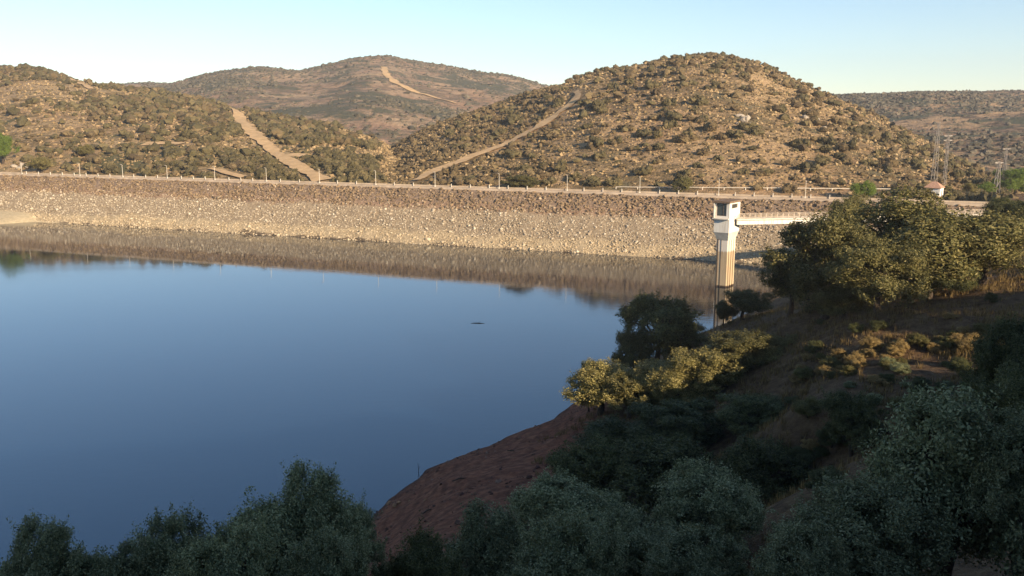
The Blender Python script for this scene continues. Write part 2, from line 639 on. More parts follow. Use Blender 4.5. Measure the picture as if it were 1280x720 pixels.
def cp(px, py, y):
    q = at_y(px, py, y)
    ctrl.append(tuple(q))


def cz(px, py, z=0.0):
    ctrl.append(tuple(at_z(px, py, z)))


SHORE = [(452, 668), (462, 646), (500, 611), (550, 583), (600, 560), (650, 538), (700, 518), (735, 495), (775, 468), (820, 445), (880, 420), (925, 405), (960, 392), (985, 370), (992, 345)]
for q in SHORE: cz(*q)
sp = [at_z(*q, 0.0) for q in SHORE]
for a in sp[:-1]:                              # lake bed off the shore
    ctrl.append((a[0] - 12, a[1] + 2, -7.0))
    ctrl.append((a[0] - 40, a[1] + 8, -14.0))
# shore going back to the left of the viewer
for x, y in ((-16, 68), (-27, 52), (-48, 42), (-80, 34), (-130, 25)): ctrl.append((x, y, 0.0))
for x, y in ((-32, 72), (-60, 62), (-100, 55), (-160, 50)): ctrl.append((x, y, -10.0))
ctrl += [(0, 0, 37.2), (-3, 3, 36.0), (3, 3, 36.2), (0, 8, 32.0), (-6, 25, 21.5), (-20, 18, 21.0), (-45, 8, 20.0), (-90, -5, 20.0), (4, 25, 22.5), (12, 25, 23.5), (20, 24, 25.0), (30, 22, 27.5), (50, 20, 32.0)]
ctrl += [(-14, 40, 11.5), (-8, 45, 13.0), (3, 45, 17.0), (-30, 35, 8.0)]
# red bank
cp(560, 690, 55); cp(500, 680, 62); cp(600, 620, 72); cp(650, 640, 64); cp(690, 600, 74); cp(640, 575, 88); cp(700, 545, 97); cp(560, 620, 76)
# mid slope
ctrl += [(7, 97, 5.2), (22, 85, 11.5), (19, 91, 9.0), (17, 106, 6.5), (14, 78, 7.5), (12, 62, 7.5), (20, 62, 10.0), (7, 64, 7.0), (10, 42, 15.5), (22, 75, 12.0), (36, 85, 20.5), (31, 75, 18.3), (28, 122, 9.5), (45, 130, 12.0)]
cp(1100, 560, 51); cp(1280, 560, 50); cp(1100, 640, 40); cp(1000, 620, 46); cp(1000, 500, 66)
cp(1180, 452, 74); cp(1270, 400, 78); cp(1110, 392, 92); cp(1200, 372, 92); cp(1270, 350, 100); cp(980, 405, 100); cp(1040, 400, 96)
cp(1270, 306, 128)
ctrl += [(70, 160, 19), (95, 190, 16.5), (118, 218, 16.5), (130, 240, 16), (105, 225, 13), (88, 205, 6.0), (78, 180, 7.5), (84, 235, 5.5), (140, 270, 16), (180, 250, 15), (110, 150, 21), (160, 180, 19), (240, 260, 18), (120, 300, 12), (220, 320, 14)]
# rising ground behind and to the right: it keeps the sun off the near slope
ctrl += [(15, -12, 43.5), (40, -10, 49), (70, 0, 50), (60, -5, 49.5), (65, 12, 45.5), (60, 22, 39.5), (76, 12, 44.5), (90, 0, 50), (72, 29, 31), (87, 15, 39), (100, 20, 42), (90, 60, 32), (130, 80, 36), (200, 100, 38),
         (-40, -25, 36), (-90, -40, 36), (0, -35, 50), (35, -38, 58), (60, -38, 58), (85, -36, 58), (110, -36, 56), (120, -20, 46), (145, -28, 52), (190, -20, 58), (240, 0, 60),
         (0, -80, 52), (60, -90, 56), (130, -90, 56), (220, -90, 58), (-100, -110, 44), (0, -150, 46), (120, -160, 48), (240, -160, 50), (-140, -160, 40)]
ctrl += [(-60, 110, -14), (-120, 120, -14), (-150, 200, -14), (-60, 220, -14), (-150, 320, -14), (0, 200, -14), (-60, 320, -14), (20, 320, -14)]
ctrl = np.array(ctrl)


def tps_fit(c):
    P = c[:, :2] / 100
    D = np.hypot(P[:, None, 0] - P[None, :, 0], P[:, None, 1] - P[None, :, 1])
    K = D ** 1.5 + np.eye(len(P)) * -0.0015
    Q = np.concatenate([np.ones((len(P), 1)), P], 1)
    A = np.block([[K, Q], [Q.T, np.zeros((3, 3))]])
    return np.linalg.solve(A, np.concatenate([c[:, 2], np.zeros(3)]))


TW = tps_fit(ctrl)


def near_h(x, y, detail=True):
    x, y = np.atleast_1d(np.asarray(x, float)), np.atleast_1d(np.asarray(y, float))
    out = np.empty(x.shape)
    xf, yf, of = x.ravel() / 100, y.ravel() / 100, out.ravel()
    for s in range(0, len(xf), 20000):
        a, b = xf[s:s + 20000], yf[s:s + 20000]
        D = np.hypot(a[:, None] - ctrl[None, :, 0] / 100, b[:, None] - ctrl[None, :, 1] / 100)
        of[s:s + 20000] = (D ** 1.5) @ TW[:-3] + TW[-3] + TW[-2] * a + TW[-1] * b
    out = of.reshape(x.shape)
    if detail:
        out = out + 0.55 * fbm(x, y, 11, 4, 71) + 0.2 * fbm(x, y, 2.6, 3, 72) + 0.3 * fbm(x * 0.35 + y * 0.2, y * 0.9 - x * 0.4, 1.6, 2, 73)
    return out


gx, gy = np.arange(-150, 251, 1.15), np.arange(-165, 321, 1.15)
GX, GY = np.meshgrid(gx, gy, indexing='ij')
GZ = near_h(GX, GY)
BARE = np.clip((13.5 - GZ - 0.55 * np.clip(GX - 2, 0, 99)) / 5, 0, 1)
# keep clear of the dam body and of the ground beyond its crest
dd = (GX - C0[0]) * DN[0] + (GY - C0[1]) * DN[1]
ss = (GX - C0[0]) * DU[0] + (GY - C0[1]) * DU[1]
lim = np.where((ss < SR - 18), np.where(dd < RUN * 0.9, -12.0, 1e3), 1e3)
GZ = np.minimum(GZ, lim)
i = (np.arange(len(gx) - 1)[:, None] * len(gy) + np.arange(len(gy) - 1)[None]).ravel()
nearme = np_mesh("hillside", np.stack([GX, GY, GZ], -1).reshape(-1, 3), np.stack([i, i + len(gy), i + len(gy) + 1, i + 1], -1), smooth=True, attrs={'bare': BARE.ravel()})
m, n, p = newmat("near_slope_ground")
P = pos(n)
sx = N(n, "ShaderNodeSeparateXYZ"); n.links.new(P, sx.inputs[0])
f1 = noise(n, P, 0.18, 5, 0.65)
f2 = noise(n, P, 1.1, 6, 0.7)
grassy = ramp(n, f2, [(0.3, (0.055, 0.034, 0.018)), (0.5, (0.125, 0.076, 0.04)), (0.72, (0.22, 0.148, 0.075))])
red = ramp(n, f2, [(0.3, (0.09, 0.038, 0.024)), (0.5, (0.22, 0.085, 0.046)), (0.72, (0.33, 0.155, 0.085))])
at_ = N(n, "ShaderNodeAttribute"); at_.attribute_name = "bare"
redmask = math_(n, 'ADD', at_.outputs["Fac"], math_(n, 'MULTIPLY', math_(n, 'SUBTRACT', f1, 0.5), 0.9))
c = mix(n, grey(n, redmask, 0.35, 0.65), grassy, red)
lines = N(n, "ShaderNodeTexWave", wave_type='BANDS', bands_direction='Z')
lines.inputs["Scale"].default_value = 0.55; lines.inputs["Distortion"].default_value = 3.0; lines.inputs["Detail"].default_value = 3; lines.inputs["Detail Scale"].default_value = 0.6
n.links.new(P, lines.inputs["Vector"])
c = mix(n, math_(n, 'MULTIPLY', at_.outputs["Fac"], 0.35), c, mix(n, 1.0, c, ramp(n, lines.outputs["Fac"], [(0.2, (0.5, 0.5, 0.5)), (0.7, (1.25, 1.2, 1.15))]), 'MULTIPLY'))
rim = math_(n, 'ADD', sx.outputs[2], math_(n, 'MULTIPLY', f2, 0.8))
c = mix(n, grey(n, rim, 0.35, 1.1), (0.075, 0.042, 0.032), c)
n.links.new(c, p.inputs["Base Color"])
bump(n, p, math_(n, 'ADD', f2, noise(n, P, 4.5, 4, 0.7)), 0.9, 0.35)
tag(link("hillside", nearme, m), "steep near hillside with red bare bank running down to the water", "hillside", kind="structure")

# ------------------------------------------------------------------ water
wl = [dam_pt(SL - 400, 2, 0), dam_pt(SR + 10, 2, 0), (230, 150, 0), (230, -300, 0), (-1600, -300, 0), (-1600, 500, 0)]
me = bpy.data.meshes.new("water")
me.from_pydata(wl, [], [tuple(range(len(wl)))])
me.update()
m, n, p = newmat("reservoir_water")
p.inputs["Base Color"].default_value = (0.0025, 0.008, 0.019, 1)
p.inputs["Roughness"].default_value = 0.035
p.inputs["IOR"].default_value = 1.95
p.inputs["Specular Tint"].default_value = (0.66, 0.88, 1.0, 1)
p.inputs["Specular IOR Level"].default_value = 0.5
mp = N(n, "ShaderNodeMapping")
mp.inputs["Rotation"].default_value = (0, 0, R(-20))
mp.inputs["Scale"].default_value = (0.35, 1.0, 1.0)
n.links.new(pos(n), mp.inputs[0])
w1 = noise(n, mp.outputs[0], 0.9, 4, 0.55)
w2 = noise(n, mp.outputs[0], 0.03, 3, 0.5)
hgt = math_(n, 'MULTIPLY', w1, grey(n, w2, 0.4, 0.65))
hgt = math_(n, 'ADD', hgt, math_(n, 'MULTIPLY', w1, 0.3))
w3 = noise(n, mp.outputs[0], 0.012, 4, 0.6)
mr = N(n, "ShaderNodeMapRange"); mr.inputs[1].default_value = 0.45; mr.inputs[2].default_value = 0.65; mr.inputs[3].default_value = 0.03; mr.inputs[4].default_value = 0.11
n.links.new(w3, mr.inputs[0]); n.links.new(mr.outputs[0], p.inputs["Roughness"])
bump(n, p, hgt, 0.035, 0.25)
tag(link("water", me, m), "calm blue reservoir water mirroring the dam", "water", kind="structure")

# ------------------------------------------------------------------ the dam
dam = empty("embankment_dam", dam_pt((SL + SR) / 2, 0, 0))
tag(dam, "long rockfill embankment dam with pale stony face across the reservoir", "dam")
bpy.context.view_layer.update()
OFF = np.array(dam.location)


def dam_obj(name, V, Fq, mat, smooth=False):
    return link(name, np_mesh(name, np.asarray(V) - OFF, Fq, smooth), mat, dam)


ns_, nd_ = 420, 44
sv, dv = np.linspace(SL, SR, ns_), np.linspace(0, RUN * 1.5, nd_)
SV, DV = np.meshgrid(sv, dv, indexing='ij')
ZV = HC - DV * (HC / RUN) + 0.35 * fbm(SV, DV, 5, 4, 91) * np.clip(DV / 2, 0, 1) - 0.25 * (DV < 0.5)
XV = C0[0] + DU[0] * SV + DN[0] * DV
YV = C0[1] + DU[1] * SV + DN[1] * DV
i = (np.arange(ns_ - 1)[:, None] * nd_ + np.arange(nd_ - 1)[None]).ravel()
m, n, p = newmat("dam_face")
P = pos(n)
sx = N(n, "ShaderNodeSeparateXYZ"); n.links.new(P, sx.inputs[0])
f1 = noise(n, P, 0.08, 4, 0.6)
f2 = noise(n, P, 1.2, 5, 0.75)
f3 = noise(n, P, 0.35, 4, 0.6)
zz = math_(n, 'ADD', sx.outputs[2], math_(n, 'MULTIPLY', math_(n, 'SUBTRACT', f1, 0.5), 4.5))
zn = math_(n, 'DIVIDE', zz, 16.0)
c = ramp(n, zn, [(0.0, (0.16, 0.12, 0.08)), (0.03, (0.50, 0.395, 0.25)), (0.19, (0.50, 0.395, 0.25)), (0.23, (0.39, 0.305, 0.20)), (0.58, (0.40, 0.31, 0.205)),
                 (0.66, (0.36, 0.235, 0.155)), (0.76, (0.32, 0.23, 0.16)), (1.0, (0.28, 0.205, 0.145))])
c = mix(n, 0.75, c, ramp(n, f2, [(0.32, (0.35, 0.33, 0.31)), (0.65, (1, 1, 1))]), 'MULTIPLY')
c = mix(n, 0.35, c, ramp(n, f3, [(0.35, (0.55, 0.5, 0.45)), (0.6, (1, 1, 1))]), 'MULTIPLY')
n.links.new(c, p.inputs["Base Color"])
bump(n, p, f2, 0.9, 0.5)
M['damface'] = m
dam_obj("upstream_face", np.stack([XV, YV, ZV], -1).reshape(-1, 3), np.stack([i, i + nd_, i + nd_ + 1, i + 1], -1), M['damface'])

# rockfill stones: uncountable
bm = bmesh.new(); bmesh.ops.create_icosphere(bm, subdivisions=1, radius=1); bm.verts.ensure_lookup_table()
ICO1 = (np.array([v.co[:] for v in bm.verts]), np.array([[v.index for v in f.verts] for f in bm.faces])); bm.free()
bm = bmesh.new(); bmesh.ops.create_icosphere(bm, subdivisions=2, radius=1); bm.verts.ensure_lookup_table()
ICO2 = (np.array([v.co[:] for v in bm.verts]), np.array([[v.index for v in f.verts] for f in bm.faces])); bm.free()


def blobs(P, Rr, base=ICO1, jitter=0.3, rng=RNG, flat=0.7):
    """many lumps: P (n,3), Rr (n,) -> V,F"""
    bv, bf = base
    n_ = len(P)
    sc = Rr[:, None, None] * (1 + rng.uniform(-0.3, 0.3, (n_, 1, 3))) * np.array([1, 1, flat])
    th = rng.uniform(0, 2 * np.pi, n_)
    rot = np.zeros((n_, 3, 3)); rot[:, 0, 0] = np.cos(th); rot[:, 0, 1] = -np.sin(th); rot[:, 1, 0] = np.sin(th); rot[:, 1, 1] = np.cos(th); rot[:, 2, 2] = 1
    v = bv[None] * (1 + rng.uniform(-jitter, jitter, (n_, len(bv), 1)))
    v = np.einsum('nij,nkj->nki', rot, v * sc) + P[:, None]
    f = bf[None] + (np.arange(n_) * len(bv))[:, None, None]
    return v.reshape(-1, 3), f.reshape(-1, 3)


nst = 44000
s_ = RNG.uniform(SL, SR, nst)
d_ = RNG.uniform(0, 1, nst) ** 0.85 * RUN * 1.03 + 0.5
keep = (d_ > RUN * 0.30) | (RNG.uniform(0, 1, nst) < 0.35)
s_, d_ = s_[keep], d_[keep]
z_ = HC - d_ * HC / RUN
rad = np.clip(RNG.lognormal(-1.75, 0.45, len(s_)), 0.1, 0.65)
Pst = np.stack([C0[0] + DU[0] * s_ + DN[0] * d_, C0[1] + DU[1] * s_ + DN[1] * d_, z_ + rad * 0.2], -1)
V, Fc = blobs(Pst, rad, ICO1, 0.28)
m, n, p = newmat("rockfill")
g = N(n, "ShaderNodeNewGeometry")
sx = N(n, "ShaderNodeSeparateXYZ"); n.links.new(g.outputs["Position"], sx.inputs[0])
c = ramp(n, g.outputs["Random Per Island"], [(0.0, (0.20, 0.155, 0.11)), (0.35, (0.34, 0.275, 0.195)), (0.75, (0.43, 0.36, 0.26)), (0.96, (0.50, 0.43, 0.325)), (1.0, (0.62, 0.56, 0.45))])
f1 = noise(n, g.outputs["Position"], 0.08, 4, 0.6)
zz = math_(n, 'ADD', sx.outputs[2], math_(n, 'MULTIPLY', math_(n, 'SUBTRACT', f1, 0.5), 4.5))
up = grey(n, math_(n, 'DIVIDE', zz, 16.0), 0.58, 0.72)
c = mix(n, up, c, mix(n, 0.75, c, (0.78, 0.68, 0.60), 'MULTIPLY'))
lo = grey(n, math_(n, 'DIVIDE', zz, 16.0), 0.17, 0.24)
c = mix(n, lo, mix(n, 0.5, c, (0.50, 0.39, 0.24)), c)
n.links.new(c, p.inputs["Base Color"])
M['rock'] = m
ro = dam_obj("rockfill", V, Fc, M['rock'])
ro["kind"] = "stuff"

# gravel beach in front of the left end of the dam
shp = [(-330, 290), (-200, 286), (-100, 284), (-40, 282.3), (0, 280.2), (25, 278.3), (45, 277), (70, 277.3), (100, 278.6)]
zto = [3.0, 3.0, 2.9, 2.7, 2.3, 1.7, 1.0, 0.45, 0.1]
Vb = []
for (px, py), z_b in zip(shp, zto):
    a = at_z(px, py, 0.0)[:2]
    s1 = float(np.dot(a - C0[:2], DU)); d1 = max(float(np.dot(a - C0[:2], DN)), RUN + 0.5)
    d0 = RUN * (1 - z_b / 16) - 0.8
    for t_, f_ in ((0, 1.0), (0.35, 0.62), (0.7, 0.26), (1.0, 0.0), (1.5, -0.6)):
        Vb.append(dam_pt(s1, d0 + (d1 - d0) * t_, z_b * f_ + (0.25 if t_ == 0 else 0)))
i = (np.arange(len(shp) - 1)[:, None] * 5 + np.arange(4)[None]).ravel()
tag(link("gravel_beach", np_mesh("gravel_beach", np.array(Vb), np.stack([i, i + 5, i + 6, i + 1], -1), True), plain("beach_gravel", (0.50, 0.40, 0.245), 0.95, 0.25, 0.8)),
    "pale gravel beach at the left end of the dam", "beach", kind="structure")

# crest: road, kerb wall, downstream slope
MBc = MB()


def dam_strip(name, d0, d1, z0, z1, mat, s0=SL, s1=SR, k=60):
    sv = np.linspace(s0, s1, k)
    V, Fq = [], []
    prof = [(d0, z0), (d0, z1), (d1, z1), (d1, z0)]
    for s in sv:
        for d, z in prof: V.append(dam_pt(s, d, z))
    for a in range(k - 1):
        for b in range(3):
            Fq.append((a * 4 + b, a * 4 + b + 1, (a + 1) * 4 + b + 1, (a + 1) * 4 + b))
    return dam_obj(name, np.array(V), np.array(Fq), mat)


dam_strip("crest_road", -5.5, 0.0, HC - 2.0, HC, plain("crest_gravel", (0.34, 0.25, 0.17), 0.95, 0.25, 0.5))
dam_strip("kerb_wall", -0.28, 0.35, HC - 0.8, HC + 0.35, plain("kerb_concrete", (0.46, 0.37, 0.28), 0.9, 0.3, 0.4))
dam_strip("downstream_kerb", -5.9, -5.5, HC - 0.8, HC + 0.5, plain("kerb_stone", (0.46, 0.37, 0.27), 0.9, 0.3, 0.4))
V = np.array([dam_pt(s, d, z) for s in (SL, SR) for d, z in ((-5.9, HC - 0.1), (-45, -16))])
dam_obj("downstream_face", V, np.array([(0, 2, 3, 1)]), hm['A'])

# scrubby growth on the upper face (uncountable small tufts)
nt_ = 5200
s_ = RNG.uniform(SL, SR, nt_); d_ = RNG.uniform(0.6, RUN * 0.38, nt_)
Pt = np.stack([C0[0] + DU[0] * s_ + DN[0] * d_, C0[1] + DU[1] * s_ + DN[1] * d_, HC - d_ * HC / RUN + 0.1], -1)
V, Fc = blobs(Pt, RNG.uniform(0.2, 0.6, nt_), ICO1, 0.45, flat=0.8)
t_ = dam_obj("dry_tufts", V, Fc, shrub_mat("dam_tufts", [(0.14, 0.098, 0.06), (0.22, 0.155, 0.092), (0.31, 0.22, 0.13)]))
t_["kind"] = "stuff"


def crest_at(px):
    """point s on the crest line seen at column px"""
    q = at_z(px, 217.7 + 0.0314 * px, HC)
    return float(np.dot((q - C0)[:2], DU))


# lamp posts on the crest
ORD = ["first", "second", "third", "fourth", "fifth", "sixth", "seventh", "eighth", "ninth", "tenth", "eleventh", "twelfth", "thirteenth", "fourteenth"]
lamp = empty("lamp_post")
mb = MB(); mb.tube([(0, 0, 0), (0, 0, 1.2), (0, 0, 5.0)], [0.11, 0.075, 0.055], 8); mb.build("pole", M['pole'], lamp)
mb = MB(); mb.box((0, 0, 0.15), (0.4, 0.4, 0.3)); mb.build("footing", M['concrete'], lamp)
mb = MB(); mb.tube([(0, 0, 4.85), (0, -0.1, 5.1), (0, -0.5, 5.2)], [0.05, 0.04, 0.04], 6); mb.build("bracket", M['pole'], lamp)
mb = MB(); mb.box((0, -0.72, 5.2), (0.3, 0.62, 0.16), 0, 0.7); mb.build("lantern", M['steel'], lamp)
lampx = [15, 88, 142, 198, 258, 323, 390, 461, 536, 617, 703, 795, 895, 1005]
for k, px in enumerate(lampx):
    o = lamp if k == 0 else copy_tree(lamp)
    s = crest_at(px)
    o.location = dam_pt(s, -4.9, HC)
    o.rotation_euler = (0, 0, math.atan2(DU[1], DU[0]))
    tag(o, f"{ORD[k]} thin pale lamp post from the left along the dam crest", "lamp post", "lamp posts along the dam crest")
    if px == 895: o["label"] = "thin pale lamp post rising right behind the intake tower roof"

# low guard posts along the crest
gp = MB(); gp.box((0, 0, 0.55), (0.2, 0.2, 1.1)); gp.box((0, 0, 1.13), (0.24, 0.24, 0.08), 0, 0.5)
gpo = gp.build("guard_post", M['pole'])
k = 0
for px in list(range(20, 330, 15)) + list(range(340, 1050, 24)):
    if min(abs(px - q) for q in lampx) < 5: continue
    o = gpo if k == 0 else gpo.copy()
    if k: COL.objects.link(o)
    o.location = dam_pt(crest_at(px), -5.2, HC)
    o.rotation_euler = (0, 0, math.atan2(DU[1], DU[0]))
    tag(o, "short pale guard post standing along the dam crest road", "post", "guard posts along the dam crest")
    k += 1

# ------------------------------------------------------------------ intake tower
TY = 209.0
TB = at_y(905, 357, TY)
TZ = lambda py: float(at_y(905, py, TY)[2])
trz = R(-36)                                   # yaw: right-hand face turned to the sun
tower = empty("intake_tower", (TB[0], TB[1], 0), trz)
# local axes: -Y face = right visible face after yaw?  local x' = right
tag(tower, "pale concrete intake tower with ribbed shaft standing in the water", "tower")
ws, wh = 2.75, 3.7
wd_s, wd_h = 4.5, 6.4                          # depth along the right-hand face
zt, zb, zc = TZ(250), TZ(289), TZ(297)
m, n, p = newmat("stained_concrete")
P = pos(n)
sx = N(n, "ShaderNodeSeparateXYZ"); n.links.new(P, sx.inputs[0])
mp = N(n, "ShaderNodeMapping"); mp.inputs["Scale"].default_value = (1.4, 1.4, 0.08); n.links.new(P, mp.inputs[0])
st = noise(n, mp.outputs[0], 1.3, 5, 0.65)
c = ramp(n, st, [(0.3, (0.28, 0.20, 0.125)), (0.5, (0.45, 0.345, 0.22)), (0.7, (0.54, 0.43, 0.29))])
band = grey(n, math_(n, 'ADD', sx.outputs[2], math_(n, 'MULTIPLY', st, 1.2)), 9.0, 9.6)
hi = ramp(n, math_(n, 'DIVIDE', math_(n, 'ADD', sx.outputs[2], math_(n, 'MULTIPLY', st, 0.6)), 20.0), [(0.43, (0, 0, 0)), (0.45, (1, 1, 1))])
c = mix(n, hi, c, (0.66, 0.60, 0.51))
wet = ramp(n, math_(n, 'DIVIDE', sx.outputs[2], 20.0), [(0.012, (1, 1, 1)), (0.022, (0, 0, 0))])
c = mix(n, wet, c, (0.07, 0.05, 0.035))
n.links.new(c, p.inputs["Base Color"])
M['shaft'] = m
m, n, p = newmat("streaked_whitewash")
P = pos(n)
mp = N(n, "ShaderNodeMapping"); mp.inputs["Scale"].default_value = (1.6, 1.6, 0.12); n.links.new(P, mp.inputs[0])
c = ramp(n, noise(n, mp.outputs[0], 1.5, 5, 0.65), [(0.3, (0.50, 0.44, 0.35)), (0.48, (0.70, 0.66, 0.58)), (0.7, (0.76, 0.73, 0.66))])
n.links.new(c, p.inputs["Base Color"])
M['streaked'] = m
mb = MB(); mb.box((0, 0, (zc - 14) / 2), (ws, wd_s, zc + 14)); mb.build("shaft", M['shaft'], tower, 0.05)
# which local faces are seen: find the two with normals towards the eye
co, si = math.cos(trz), math.sin(trz)
faces = {'-y': (si, -co), '-x': (-co, -si), '+x': (co, si), '+y': (-si, co)}
print("tower faces", {k: (round(v[0], 2), round(v[1], 2)) for k, v in faces.items()})
mb = MB()
for k in range(3):
    y = -wd_s / 2 + 0.75 + k * 1.35
    mb.box((ws / 2 + 0.14, y + 0.12, (zc - 10) / 2 - 0.1), (0.32, 0.7, zc + 9.6))
mb.build("rib", M['shaft'], tower, 0.03)["kind"] = "thing"
mb = MB(); mb.box((-ws / 2 + 0.32, -wd_s / 2 - 0.05, (zc - 8) / 2), (0.24, 0.14, zc + 8)); mb.box((-ws / 2 + 1.15, -wd_s / 2 - 0.03, (zc - 3) / 2), (0.08, 0.08, zc + 3))
mb.build("slot_strip", M['darkmetal'], tower)  # raised dark strips; the one by the left edge stands for a slot
# corbel
mb = MB()
a, b, c, d = ws / 2 + 0.02, wh / 2, wd_s / 2 + 0.02, wd_h / 2
mb.add([(-a, -c, zc - 0.4), (a, -c, zc - 0.4), (a, c, zc - 0.4), (-a, c, zc - 0.4), (-b, -d, zb), (b, -d, zb), (b, d, zb), (-b, d, zb)],
       [(3, 2, 1, 0), (4, 5, 6, 7), (0, 1, 5, 4), (1, 2, 6, 5), (2, 3, 7, 6), (3, 0, 4, 7)])
mb.build("corbel", M['concrete'], tower, 0.04)
# cabin: walls with real window openings
hz0, hz1 = zb + 0.002, zt - 0.45
wz0, wz1 = TZ(268.5), TZ(253)
zled = TZ(272)
th = 0.3
mb = MB()
h2, g2 = wh / 2, wd_h / 2
# left visible face (-y): opening
ox0, ox1 = -h2 + 0.55, h2 - 0.75
yy = -g2 + th / 2
mb.box((0, yy, (hz0 + wz0) / 2), (wh, th, wz0 - hz0)); mb.box((0, yy, (wz1 + hz1) / 2), (wh, th, hz1 - wz1))
mb.box(((-h2 + ox0) / 2, yy, (wz0 + wz1) / 2), (ox0 + h2, th, wz1 - wz0)); mb.box(((h2 + ox1) / 2, yy, (wz0 + wz1) / 2), (h2 - ox1, th, wz1 - wz0))
# right visible face (+x): high narrow opening
rz0, rz1 = TZ(259.5), TZ(254.2)
ry0, ry1 = -g2 + 1.3, g2 - 1.6
xx = h2 - th / 2
L = wd_h - th
mb.box((xx, th / 2, (hz0 + rz0) / 2), (th, L, rz0 - hz0)); mb.box((xx, th / 2, (rz1 + hz1) / 2), (th, L, hz1 - rz1))
mb.box((xx, (-g2 + th + ry0) / 2, (rz0 + rz1) / 2), (th, ry0 + g2 - th, rz1 - rz0)); mb.box((xx, (ry1 + g2) / 2, (rz0 + rz1) / 2), (th, g2 - ry1, rz1 - rz0))
# back walls
mb.box((-th / 2, g2 - th / 2, (hz0 + hz1) / 2), (wh - th, th, hz1 - hz0)); mb.box((-h2 + th / 2, 0, (hz0 + hz1) / 2), (th, wd_h - 2 * th, hz1 - hz0))
mb.build("cabin_wall", M['streaked'], tower)
wf = MB()
for x in (ox0 + 0.05, ox1 - 0.05, (ox0 * 0.35 + ox1 * 0.65)): wf.box((x, -g2 + 0.12, (wz0 + wz1) / 2), (0.1, 0.1, wz1 - wz0))
for z in (wz0 + 0.05, wz1 - 0.05): wf.box(((ox0 + ox1) / 2, -g2 + 0.121, z), (ox1 - ox0, 0.098, 0.1))
win = wf.build("window", M['darkmetal'], tower)
g_ = MB(); g_.box(((ox0 + ox1) / 2, -g2 + 0.17, (wz0 + wz1) / 2), (ox1 - ox0, 0.03, wz1 - wz0)); g_.build("pane", M['glass'], win)
wf = MB()
for k in range(5): wf.box((h2 - 0.12, (ry0 + ry1) / 2, rz0 + 0.1 + k * (rz1 - rz0 - 0.2) / 4), (0.1, ry1 - ry0, 0.06))
lv = wf.build("louvre", M['darkmetal'], tower)
g_ = MB(); g_.box((h2 - 0.22, (ry0 + ry1) / 2, (rz0 + rz1) / 2), (0.03, ry1 - ry0, rz1 - rz0)); g_.build("pane", M['glass'], lv)
mb = MB(); mb.box((-0.12, -g2 - 0.33, zled), (wh + 0.35, 0.7, 0.28)); mb.build("ledge", M['concrete'], tower, 0.03)
mb = MB()
mb.box((-h2 + 0.08, -g2 - 0.31, (zled + zt - 0.4) / 2 + 0.05), (0.28, 0.5, zt - 0.45 - zled - 0.16)); mb.build("bay_pier", M['concrete'], tower, 0.02)
mb = MB(); mb.box((-0.05, -0.2, zt - 0.225), (wh + 0.75, wd_h + 0.9, 0.44)); mb.build("roof", plain("weathered_roof", (0.20, 0.135, 0.09), 0.9, 0.3, 1.0), tower, 0.03)

# ------------------------------------------------------------------ footbridge from the tower to the right bank
zd = TZ(272.8)
b0 = np.array([TB[0], TB[1], 0]) + np.array([math.cos(trz), math.sin(trz), 0]) * 1.7 + np.array([math.cos(R(49)), math.sin(R(49)), 0]) * 0.6
b1 = np.array([121.0, 219.5, 0])
bd = b1 - b0
bl = float(np.hypot(bd[0], bd[1])); ba = math.atan2(bd[1], bd[0])
br = empty("footbridge", (b0[0], b0[1], zd), ba)
tag(br, "white concrete footbridge from the intake tower to the right bank", "bridge")
mb = MB(); mb.box((bl / 2, 0, -0.14), (bl, 2.9, 0.28)); mb.build("deck", M['concrete'], br)
for y in (-0.85, 0.85):
    mb = MB(); mb.box((bl / 2, y, -0.28 - 0.55), (bl - 0.2, 0.45, 1.09)); mb.build("girder", M['streaked'], br, 0.02)
pm = plain("parapet_concrete", (0.50, 0.42, 0.33), 0.9, 0.25, 0.6)
for y in (-1.3, 1.3):
    mb = MB()
    for zr in (0.16, 0.42, 0.68, 0.98): mb.tube([(0, y, zr), (bl, y, zr)], 0.055 if zr > 0.9 else 0.035, 6)
    k = 0
    while k * 1.4 < bl:
        mb.box((0.1 + k * 1.4, y, 0.5), (0.1, 0.1, 1.0)); k += 1
    mb.box((bl / 2, y, 0.045), (bl, 0.16, 0.09))
    mb.build("railing", pm, br)
mb = MB(); mb.box((bl * 0.62, 0, -8.5), (0.9, 1.6, 14.1)); mb.box((bl * 0.62, 0, -1.6), (1.2, 2.3, 0.42)); mb.build("pier", M['concrete'], br, 0.05)

# ------------------------------------------------------------------ house, pylons, guard rail beyond the dam
TRK = []   # (x, y, radius) to keep clear of bushes


def clear_of(o_pts, rad):
    for q in o_pts: TRK.append((q[0], q[1], rad))


hp = hillB.slope_pt(1167, 244)
k = m_per_px(hp[1]) * 1.03
hw = 24 * k
house = empty("white_house", (hp[0], hp[1], hp[2] - 0.4), R(-38))
tag(house, "small white house with a terracotta hipped roof beyond the big oaks", "house")
clear_of([hp], 6)
wl_h = 9.5 * k + 0.4
sx_, sy_ = hw * 0.72, hw * 0.72
mb = MB(); mb.box((0, 0, wl_h / 2), (sx_, sy_, wl_h)); mb.build("wall", M['white'], house)
mb = MB(); e = 0.35; a, b = sx_ / 2 + e, sy_ / 2 + e; rh = 7 * k
mb.add([(-a, -b, wl_h), (a, -b, wl_h), (a, b, wl_h), (-a, b, wl_h), (-a * 0.25, 0, wl_h + rh), (a * 0.25, 0, wl_h + rh), (-a, -b, wl_h - .15), (a, -b, wl_h - .15), (a, b, wl_h - .15), (-a, b, wl_h - .15)],
       [(0, 1, 5, 4), (1, 2, 5), (2, 3, 4, 5), (3, 0, 4), (6, 7, 1, 0), (7, 8, 2, 1), (8, 9, 3, 2), (9, 6, 0, 3), (9, 8, 7, 6)])
mb.build("roof", M['tile'], house)
